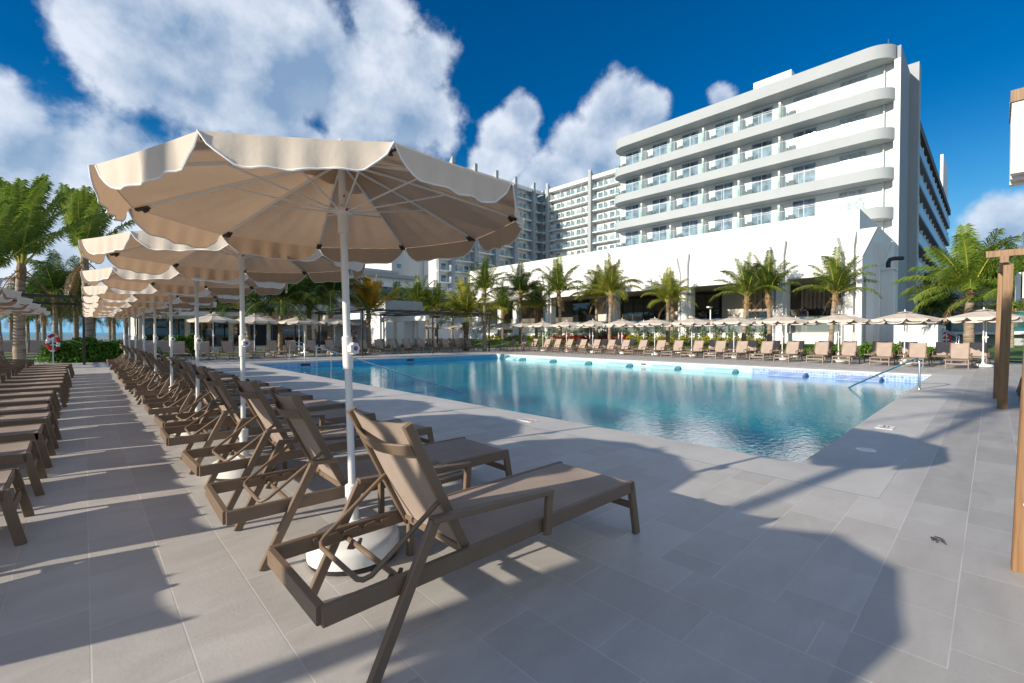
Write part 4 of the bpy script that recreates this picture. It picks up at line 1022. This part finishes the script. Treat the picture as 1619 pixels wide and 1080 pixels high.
back = [(766,36,462,'up1',1.05,'tallest slim palm standing by the right post of the dark pergola',0,.12),
 (737,37,510,'yel',1.5,'broad yellow-green palm rising over the right end of the dark pergola',0,.16),
 (690,46,492,'up1',1.15,'green palm above the middle of the dark pergola',0,.14),
 (660,46,486,'up2',1.25,'pale upright palm right of the white kiosk roof',0,.14),
 (625,52,492,'dark',1.3,'dark green palm left of the pale upright palm above the kiosk',0,.14),
 (600,60,500,'dark',1.3,'low dark palm between the orange palm and the kiosk',0,.14),
 (715,60,500,'dark',1.3,'dark palm filling the gap left of the broad yellow-green palm',0,.14),
 (676,60,497,'dark',1.2,'far brownish palm behind the pale upright palm',0,.14),
 (583,33,497,'orange',1.1,'orange dry-leaved palm behind the pergola',0,.14),
 (522,31,470,'dark',1.2,'dark hanging palm immediately left of the near parasol pole',.1,.14),
 (489,33,468,'dark',1.25,'dark palm second to the left of the near parasol pole',.0,.14),
 (443,29,482,'dark',1.1,'palm with thin leaning trunk over the back-row parasols',.1,.12),
 (395,31,488,'dark',1.2,'dark palm just right of the second parasol pole',-.6,.13),
 (316,34,486,'dark',1.1,'palm between the second and third parasol poles',0,.12),
 (360,46,495,'yel',1.1,'small yellow-green palm low behind the beige back-row parasols',0,.12),
 (470,50,500,'yel',1.2,'bright yellow-green palm low between the dark palms',0,.12),
 (505,52,502,'yel',1.2,'second bright yellow-green palm low between the dark palms',0,.12)]
for u,t_,v,key,s,l,lean,tr in back:
    x,y = at(u,t_); palm(x,y,0,zz(v,t_),key,s,l,PB,lean,tr=tr)
PL = 'palms at the far left beyond the left row'
left = [(30,19,422,'wind',.95,'big wind-blown palm standing tallest at the left edge',.15,.15,0),
 (-6,17,440,'wind',.75,'wind-blown palm cut by the left edge of the picture',-.25,.15,1),
 (140,24,410,'wind',1.0,'palm with broken fronds rising behind the second parasol canopy',-.15,.17,2),
 (88,40,470,'dark',1.5,'dark bushy palm above the left pergola',0,.16,3),
 (120,44,475,'dark',1.5,'fan-shaped dark palm right above the left pergola',0,.16,4),
 (60,46,485,'dark',1.3,'dark palm low behind the ringed left trunks',0,.16,5),
 (215,60,492,'dark',1.4,'palm crown peeping under the row of near parasols',0,.16,6),
 (180,52,490,'dark',1.3,'palm behind the far end of the near parasol row',0,.16,7),
 (262,55,492,'dark',1.3,'palm between the third and fourth parasol poles',0,.16,8)]
for u,t_,v,key,s,l,lean,tr,q in left:
    x,y = at(u,t_); palm(x,y,0,zz(v,t_),key,s,l,PL,lean,tr=tr,rz=q*.0 if key=='wind' else None)
x,y = at(1532,24.5); palm(x,y,.1,zz(462,24.5),'open',1.12,'large spreading palm with yellow frond ribs right of the hotel wing',PG,0,tr=.19)
x,y = at(1640,22); palm(x,y,.1,zz(470,22),'open',1.0,'palm behind the timber posts at the right edge',PG,0,tr=.18)
palm(-6.9,3.55,0,7.3,'up2',.9,'palm outside the left of the picture casting its crown shade on the deck',PL,-1.5,tr=.07)
for k,(u,t_) in enumerate([(1470,48),(1490,52),(1600,44)]):
    x,y = at(u,t_); palm(x,y,.0,zz(492,t_),'dark',1.0,'%s dark low palm from the left at the foot of the shaded wing' % ORD[k],PG,0)
# far grove of thin trunks at the left, one each
for k in range(12):
    u = 18+k*26; t_ = 62+(k*37)%23; x,y = at(u,t_)
    palm(x,y,0,zz(500,t_),'dark' if k%3 else 'yel',1.5,'%s distant palm from the left in the grove beyond the left pergola' % ORD[k],'distant palms in the grove',0,tr=.2)
# ------------------------------------------------------------------ planting
def leaf_clump(b, x, y, z, rx, ry, h, n, ls, rg, up=.3):
    for _ in range(n):
        a = rg.uniform(0,2*PI); r = math.sqrt(rg.random()); zz_ = rg.random()
        k = math.sqrt(max(.05,1-(zz_*.95)**2))
        c = Vector((x+rx*r*k*math.cos(a), y+ry*r*k*math.sin(a), z+h*zz_))
        d = Vector((rg.uniform(-1,1),rg.uniform(-1,1),rg.uniform(-.3,1)+up)).normalized(); e = d.cross(Vector((rg.uniform(-1,1),rg.uniform(-1,1),rg.uniform(-1,1)))).normalized()
        L = ls*rg.uniform(.6,1.3); w_ = L*.32
        b.add([c,c+d*L*.5+e*w_,c+d*L,c+d*L*.5-e*w_],[(0,1,2,3)])
def bush(x,y,z,rx,ry,h,n,ls,m,label,cat='shrub',group=None,seed=1,name='shrub'):
    rg = random.Random(seed); b = MB(); leaf_clump(b,0,0,0,rx,ry,h,n,ls,rg)
    for _ in range(5): leaf_clump(b,rg.uniform(-.6,.6)*rx,rg.uniform(-.6,.6)*ry,h*rg.uniform(.2,.6),rx*.45,ry*.45,h*.6,n//7,ls,rg)
    t = thing(name,label,cat,(x,y,z),0,group); b.obj('foliage',m,t)
    b = MB()
    for k in range(5): b.tube([(0,0,0),(rg.uniform(-.4,.4)*rx,rg.uniform(-.4,.4)*ry,h*.75)],.015,5)
    b.obj('stems','sheath',t); return t
# hedges at the back left
for k,(u,t_,rx,h,l) in enumerate([(105,21.6,1.05,.9,'bright green shrub left of the thin dark post at the back left'),(137,21.9,1.05,.95,'bright green shrub right of the thin dark post at the back left'),(169,22.4,1.0,.9,'green shrub touching the far end of the near lounger row'),(285,27,.9,1.1,'green shrub behind the third parasol pole'),(303,28,.8,1.15,'taller green shrub between the dark posts behind the third parasol pole'),(247,24,.25,.5,'small bright potted bush at the far end of the near loungers')]):
    x,y = at(u,t_); bush(x,y,0,rx,.6,h,2200 if rx>.5 else 500,.13,'shrub',l,seed=20+k,group='green shrubs at the back left')
bush(*at(1449,31),.1,.75,.6,1.25,2000,.14,'shrub','round green bush at the right end of the terrace building beside the steps',seed=31)
# planting bed in front of podium
t = MB()
b = MB(); n_=12; vs=[]
for i in range(2):
    pass
prof = [(31.9,.0),(32.2,.05),(33.2,.3),(34.5,.55),(36.2,.7)]
b.add([(x,y,z) for x,z in prof for y in (4.2,46)],[(2*i,2*i+2,2*i+3,2*i+1) for i in range(4)])
struct(b.obj('lawn','lawn',smooth=60))
b = MB(); b.quad((33,-30,.03),(78,-30,.03),(78,4.2,.03),(33,4.2,.03)); struct(b.obj('lawn','lawn'))
b = MB(); b.quad((-14,33.6,-.01),(60,33.6,-.01),(60,60,-.01),(-14,60,-.01)) ; struct(b.obj('lawn','lawn'))
rg = random.Random(5); b = MB()
def lawnz(x):
    for (x0,z0),(x1,z1) in zip(prof,prof[1:]):
        if x <= x1: return z0+(z1-z0)*(x-x0)/(x1-x0)
    return .7
for _ in range(26000):
    x = rg.uniform(31.95,36); y = rg.uniform(4.3,45); z = lawnz(x); h = rg.uniform(.04,.11); dx,dy = rg.uniform(-.05,.05),rg.uniform(-.05,.05)
    b.add([(x-.012,y,z-.01),(x+.012,y+.012,z-.01),(x+dx,y+dy,z+h)],[(0,1,2)])
o = b.obj('grass','grass'); o['kind'] = 'stuff'; o['label'] = 'short green grass on the bank before the terrace building'; o['category'] = 'grass'
sd = 40
def bed(x, ys, h, rx, ls, m, lab, grp, n=350):
    global sd
    for i,y in enumerate(ys):
        sd += 1; bush(x+rnd.uniform(-.1,.1),y,lawnz(x)-.02,rx,.55*rnd.uniform(.8,1.2),h*rnd.uniform(.8,1.25),n,ls,m,lab % ORD[i],seed=sd,group=grp)
bed(35.45,[11.6+.95*k for k in range(12)],.45,.35,.12,'yellow_leaf','%s yellow-flowering shrub from the right pier along the terrace wall','yellow shrubs along the terrace wall',260)
bed(35.45,[23.0+.9*k for k in range(10)],.5,.35,.18,'red_leaf','%s red-leaved plant from the right along the terrace wall','red-leaved plants along the terrace wall',150)
bed(35.45,[33+1.0*k for k in range(10)],.45,.35,.12,'yellow_leaf','%s yellow shrub from the left pier towards the pergola','yellow shrubs left of the left pier',200)
bed(35.7,[11.3+1.15*k for k in range(20)],1.15,.4,.13,'greyleaf','%s tall grey-green shrub from the right against the terrace wall','grey-green shrubs against the terrace wall',200)
bed(32.3,[2.4,3.6,4.8,6.0,7.2],.7,.4,.12,'shrub','%s dark green hedge plant from the right behind the far loungers','hedge plants behind the far loungers',500)
# ------------------------------------------------------------------ small things
def ring_buoy(loc, rz, label, r=.3, tilt=0):
    t = thing('lifebuoy',label,'lifebuoy',loc,rz)
    n_ = 32
    for k in range(4):
        for q,(m) in enumerate(('red','white_plastic')):
            a0 = 2*PI*k/4 + (0 if q==0 else .95); a1 = 2*PI*k/4 + (.95 if q==0 else PI/2)
            pts = [(r*math.cos(a0+(a1-a0)*i/8),0,r*math.sin(a0+(a1-a0)*i/8)) for i in range(9)]
            b = MB(); b.tube(pts,.07,10,caps=False); b.obj('red_section' if q==0 else 'white_section',m,t,smooth=60)
    return t
x,y = at(84,20.8); ring_buoy((x,y,.95),R(62),'red and white lifebuoy on a steel stand beside the left palms',.35)
t = thing('lifebuoy_stand','steel stand carrying the lifebuoy beside the left palms','stand',(x-.02,y+.13,0),R(20))
b = MB(); b.bar((0,0,0),(0,0,1.45),.06,.04); b.obj('post','steel',t)
b = MB(); b.bar((-.2,0,.85),(.25,0,.85),.03,.05); b.obj('bracket','steel',t)
x,y = at(557,34); ring_buoy((x,y,1.3),R(-30),'red and white lifebuoy on the blue-grey wall beyond the near pole',.3)
t = thing('service_wall','low blue-grey wall behind the small round lifebuoy','wall',(x,y+.15,0)); b = MB(); b.box(-1.6,1.4,0,.3,0,2.3); b.box(-1.65,1.45,-.05,.35,2.3,2.42); b.obj('panel','grey_band',t)
t = thing('street_lamp','slim white lamp post with a flat head before the middle terrace bay','lamp post',(*at(1123,34),.4))
b = MB(); b.tube([(0,0,0),(0,0,2.9)],.05,10); b.obj('post','white_metal',t,smooth=60)
b = MB(); b.box(-.45,.1,-.1,.1,2.9,3.0); b.obj('lamp_head','white_metal',t)
x,y = at(1494,29)
t = thing('sign_board','small red rounded sign with a white emblem beside the steps','sign',(x,y,.0),HEAD-PI/2+R(180)*0)
b = MB(); pts=[]; W_,Hh = .42,.33
for (cx_,cz,a0) in ((W_-.18,Hh-.15,0),(-W_+.18,Hh-.15,90),(-W_+.05,-Hh+.02,180),(W_-.05,-Hh+.02,270)):
    for k in range(6):
        a = R(a0+90*k/5); rr_ = .15 if a0<180 else .02; pts.append((cx_+rr_*math.cos(a),1.15+cz+rr_*math.sin(a)))
b.prism(pts,-.02,.02,'y'); s_ = b.obj('panel','red_sign',t)
b = MB()
for k in range(10):
    a0,a1 = PI*k/10,PI*(k+1)/10
    b.quad((.17*math.cos(a0),-.023,1.17+.17*math.sin(a0)),(.17*math.cos(a1),-.023,1.17+.17*math.sin(a1)),(.09*math.cos(a1),-.023,1.17+.09*math.sin(a1)),(.09*math.cos(a0),-.023,1.17+.09*math.sin(a0)))
b.obj('emblem','white_plastic',s_)
b = MB(); b.box(-.26,.26,-.024,-.021,.95,1.02); b.obj('lettering','white_plastic',s_)
for sx in (-.3,.3):
    b = MB(); b.tube([(sx,0,0),(sx,0,.85)],.02,6); b.obj('leg','steel',t)
# steps with handrail
t = thing('stone_steps','short flight of white steps beside the red sign','steps',(*at(1472,31),0),0)
for k in range(5):
    b = MB(); b.box(.45*k,.45*k+2.2-.45*k*0,-1.1,1.1,.16*k,.16*(k+1)); b.obj('step','white_wall',t)
for s in (-1,1):
    x0,y0 = at(1467 if s<0 else 1475,30.5)
    tt = thing('stair_rail','%s steel stair rail beside the white steps' % ('left' if s<0 else 'right'),'handrail')
    e = at(1512 if s<0 else 1516,27)
    b = MB(); b.tube([(x0,y0,0),(x0,y0,zz(512,30.5)),(e[0],e[1],zz(532,27)),(e[0],e[1],0)],.035,8); b.obj('rail','steel',tt,smooth=60)
    for f in (.4,.55):
        px_,py_ = x0+(e[0]-x0)*f,y0+(e[1]-y0)*f; b = MB(); b.tube([(px_,py_,0),(px_,py_,zz(512,30.5)+(zz(532,27)-zz(512,30.5))*f)],.025,6); b.obj('baluster','steel',tt)
# glass fence + low wall at the far left
t = thing('glass_fence','teal tinted glass fence beyond the left palms','fence')
x0,y0 = at(-20,40); x1,y1 = at(330,62)
N=12
for k in range(N):
    a,c = Vector((x0,y0,0)).lerp(Vector((x1,y1,0)),k/N),Vector((x0,y0,0)).lerp(Vector((x1,y1,0)),(k+.96)/N)
    b = MB(); b.quad((a.x,a.y,.1),(c.x,c.y,.1),(c.x,c.y,1.5),(a.x,a.y,1.5)); b.obj('glass_panel','terrace_glass',t)
    b = MB(); b.bar((a.x,a.y,0),(a.x,a.y,1.55),.06,.06); b.obj('post','steel',t)
t = thing('garden_wall','low taupe wall behind the left row of parasols','wall')
b = MB(); a = at(-30,30); c = at(240,34); b.bar((a[0],a[1],.35),(c[0],c[1],.35),.3,.7); b.obj('panel','armcap',t)
# ------------------------------------------------------------------ light
AZ = (.974,-.225); EL = R(19.5)
sun = bpy.data.lights.new('sun','SUN'); so = bpy.data.objects.new('sun',sun); COL.objects.link(so)
d = Vector((AZ[0]*math.cos(EL),AZ[1]*math.cos(EL),-math.sin(EL)))
so.rotation_euler = d.to_track_quat('-Z','Y').to_euler(); sun.energy = 3.1; sun.angle = R(.5); sun.color = (1,.9,.76)
wd = bpy.data.worlds.new('World'); sc.world = wd; wd.use_nodes = True; nt = wd.node_tree; nt.nodes.clear()
tc = nd(nt,'ShaderNodeTexCoord'); vec = nd(nt,'ShaderNodeVectorMath',operation='NORMALIZE'); lk(nt,tc.outputs['Generated'],vec.inputs[0])
sky = nd(nt,'ShaderNodeTexSky'); sky.sky_type='NISHITA'; sky.sun_disc=False; sky.sun_elevation=EL; sky.sun_rotation=math.atan2(-AZ[0],-AZ[1])
sky.air_density=1.2; sky.dust_density=.3; sky.ozone_density=3.0
hs = nd(nt,'ShaderNodeHueSaturation'); hs.inputs['Saturation'].default_value=1.75; hs.inputs['Value'].default_value=.33; lk(nt,sky.outputs[0],hs.inputs['Color'])
hm = nd(nt,'ShaderNodeVectorMath',operation='MULTIPLY'); hm.inputs[1].default_value=(1.0,.84,1.04); lk(nt,hs.outputs[0],hm.inputs[0])
hz = nd(nt,'ShaderNodeSeparateXYZ'); lk(nt,vec.outputs[0],hz.inputs[0]); hr = nd(nt,'ShaderNodeMapRange',interpolation_type='SMOOTHERSTEP'); hr.inputs['From Min'].default_value=.42; hr.inputs['From Max'].default_value=-.06; hr.inputs['To Max'].default_value=.95; lk(nt,hz.outputs['Z'],hr.inputs['Value'])
hx_ = nd(nt,'ShaderNodeMix',data_type='RGBA'); lk(nt,hr.outputs[0],hx_.inputs['Factor']); lk(nt,hm.outputs[0],hx_.inputs['A']); hx_.inputs['B'].default_value=(.75,1.95,3.0,1)
def pdir(u,v):
    fwd = Vector((math.cos(HEAD)*math.cos(PITCH),math.sin(HEAD)*math.cos(PITCH),-math.sin(PITCH))); rt = Vector((math.sin(HEAD),-math.cos(HEAD),0)); up = rt.cross(fwd)
    return (fwd+rt*((u-CX)/F)-up*((v-CY)/F)).normalized()
blobs = [(300,40,.22),(420,80,.24),(520,110,.23),(600,140,.20),(650,180,.15),(670,100,.12),(200,30,.13),(550,200,.12),(430,160,.14),(600,30,.12),(400,130,.13),(480,230,.10),
 (20,225,.11),(100,240,.10),(180,250,.10),(90,300,.09),(100,390,.12),(20,300,.06),(150,290,.08),
 (800,225,.085),(822,190,.055),(770,260,.06),(970,190,.09),(1010,195,.075),(925,245,.10),(875,290,.09),(950,260,.09),(1140,155,.045),
 (1590,372,.08),(1555,395,.055),(600,430,.12),(500,430,.12)]
BACK_FILL = [((-.6,-.5,.5),.75),((-.2,-.9,.35),.6),((.5,-.75,.45),.45),((-.3,-.3,.95),.5),((-.95,-.1,.35),.5)]  # unseen clouds added behind and above the camera to brighten the shade
cur = None
for c,r in [(pdir(u,v),r) for u,v,r in blobs]+[(Vector(q).normalized(),r) for q,r in BACK_FILL]:
    s = nd(nt,'ShaderNodeVectorMath',operation='DISTANCE'); s.inputs[1].default_value = c; lk(nt,vec.outputs[0],s.inputs[0])
    m = nd(nt,'ShaderNodeMath',operation='MULTIPLY_ADD'); lk(nt,s.outputs['Value'],m.inputs[0]); m.inputs[1].default_value=-1/r; m.inputs[2].default_value=1.0
    if cur is None: cur = m.outputs[0]
    else:
        x_ = nd(nt,'ShaderNodeMath',operation='SMOOTH_MAX'); lk(nt,cur,x_.inputs[0]); lk(nt,m.outputs[0],x_.inputs[1]); x_.inputs[2].default_value=.08; cur = x_.outputs[0]
def cn(off):
    a = nd(nt,'ShaderNodeVectorMath',operation='ADD'); a.inputs[1].default_value=off; lk(nt,vec.outputs[0],a.inputs[0])
    n_ = nd(nt,'ShaderNodeTexNoise',Scale=5.0,Detail=12.0,Roughness=.56,Distortion=.0); lk(nt,a.outputs[0],n_.inputs['Vector']); return n_.outputs['Fac']
sd_ = Vector((-AZ[0]*math.cos(EL),-AZ[1]*math.cos(EL),math.sin(EL)))
n0 = cn((0,0,0)); up_ = (sd_*.035+Vector((0,0,.03))); n1 = cn(tuple(up_))
dn = nd(nt,'ShaderNodeMath',operation='MULTIPLY_ADD'); lk(nt,n0,dn.inputs[0]); dn.inputs[1].default_value=2.4; dn.inputs[2].default_value=-1.2
dd = nd(nt,'ShaderNodeMath',operation='ADD'); lk(nt,dn.outputs[0],dd.inputs[0]); lk(nt,cur,dd.inputs[1])
al = nd(nt,'ShaderNodeMapRange',interpolation_type='SMOOTHSTEP'); lk(nt,dd.outputs[0],al.inputs['Value']); al.inputs['From Min'].default_value=.2; al.inputs['From Max'].default_value=.55; al.inputs['To Max'].default_value=.9
lit = nd(nt,'ShaderNodeMath',operation='SUBTRACT'); lk(nt,n0,lit.inputs[0]); lk(nt,n1,lit.inputs[1])
l2 = nd(nt,'ShaderNodeMapRange'); lk(nt,lit.outputs[0],l2.inputs['Value']); l2.inputs['From Min'].default_value=-.12; l2.inputs['From Max'].default_value=.13
th = nd(nt,'ShaderNodeMapRange'); lk(nt,dd.outputs[0],th.inputs['Value']); th.inputs['From Min'].default_value=.3; th.inputs['From Max'].default_value=1.3; th.inputs['To Min'].default_value=.30; th.inputs['To Max'].default_value=-.22
ls_ = nd(nt,'ShaderNodeMath',operation='ADD',use_clamp=True); lk(nt,l2.outputs[0],ls_.inputs[0]); lk(nt,th.outputs[0],ls_.inputs[1])
cc = nd(nt,'ShaderNodeMix',data_type='RGBA'); lk(nt,ls_.outputs[0],cc.inputs['Factor']); cc.inputs['A'].default_value=(.85,1.3,1.95,1); cc.inputs['B'].default_value=(2.75,2.95,3.3,1)
mx = nd(nt,'ShaderNodeMix',data_type='RGBA'); lk(nt,al.outputs[0],mx.inputs['Factor']); lk(nt,hx_.outputs['Result'],mx.inputs['A']); lk(nt,cc.outputs['Result'],mx.inputs['B'])
bg = nd(nt,'ShaderNodeBackground'); bg.inputs['Strength'].default_value=.15; lk(nt,mx.outputs['Result'],bg.inputs['Color'])
wo = nd(nt,'ShaderNodeOutputWorld'); lk(nt,bg.outputs[0],wo.inputs['Surface'])
wd.cycles.sampling_method = 'MANUAL'; wd.cycles.sample_map_resolution = 512
vs_ = sc.view_settings; vs_.view_transform='Standard'; vs_.look='None'; vs_.exposure=1.04; vs_.gamma=1
cy = sc.cycles; cy.max_bounces=7; cy.diffuse_bounces=3; cy.glossy_bounces=3; cy.transparent_max_bounces=12; cy.use_denoising=True
cy.caustics_reflective=False; cy.caustics_refractive=False
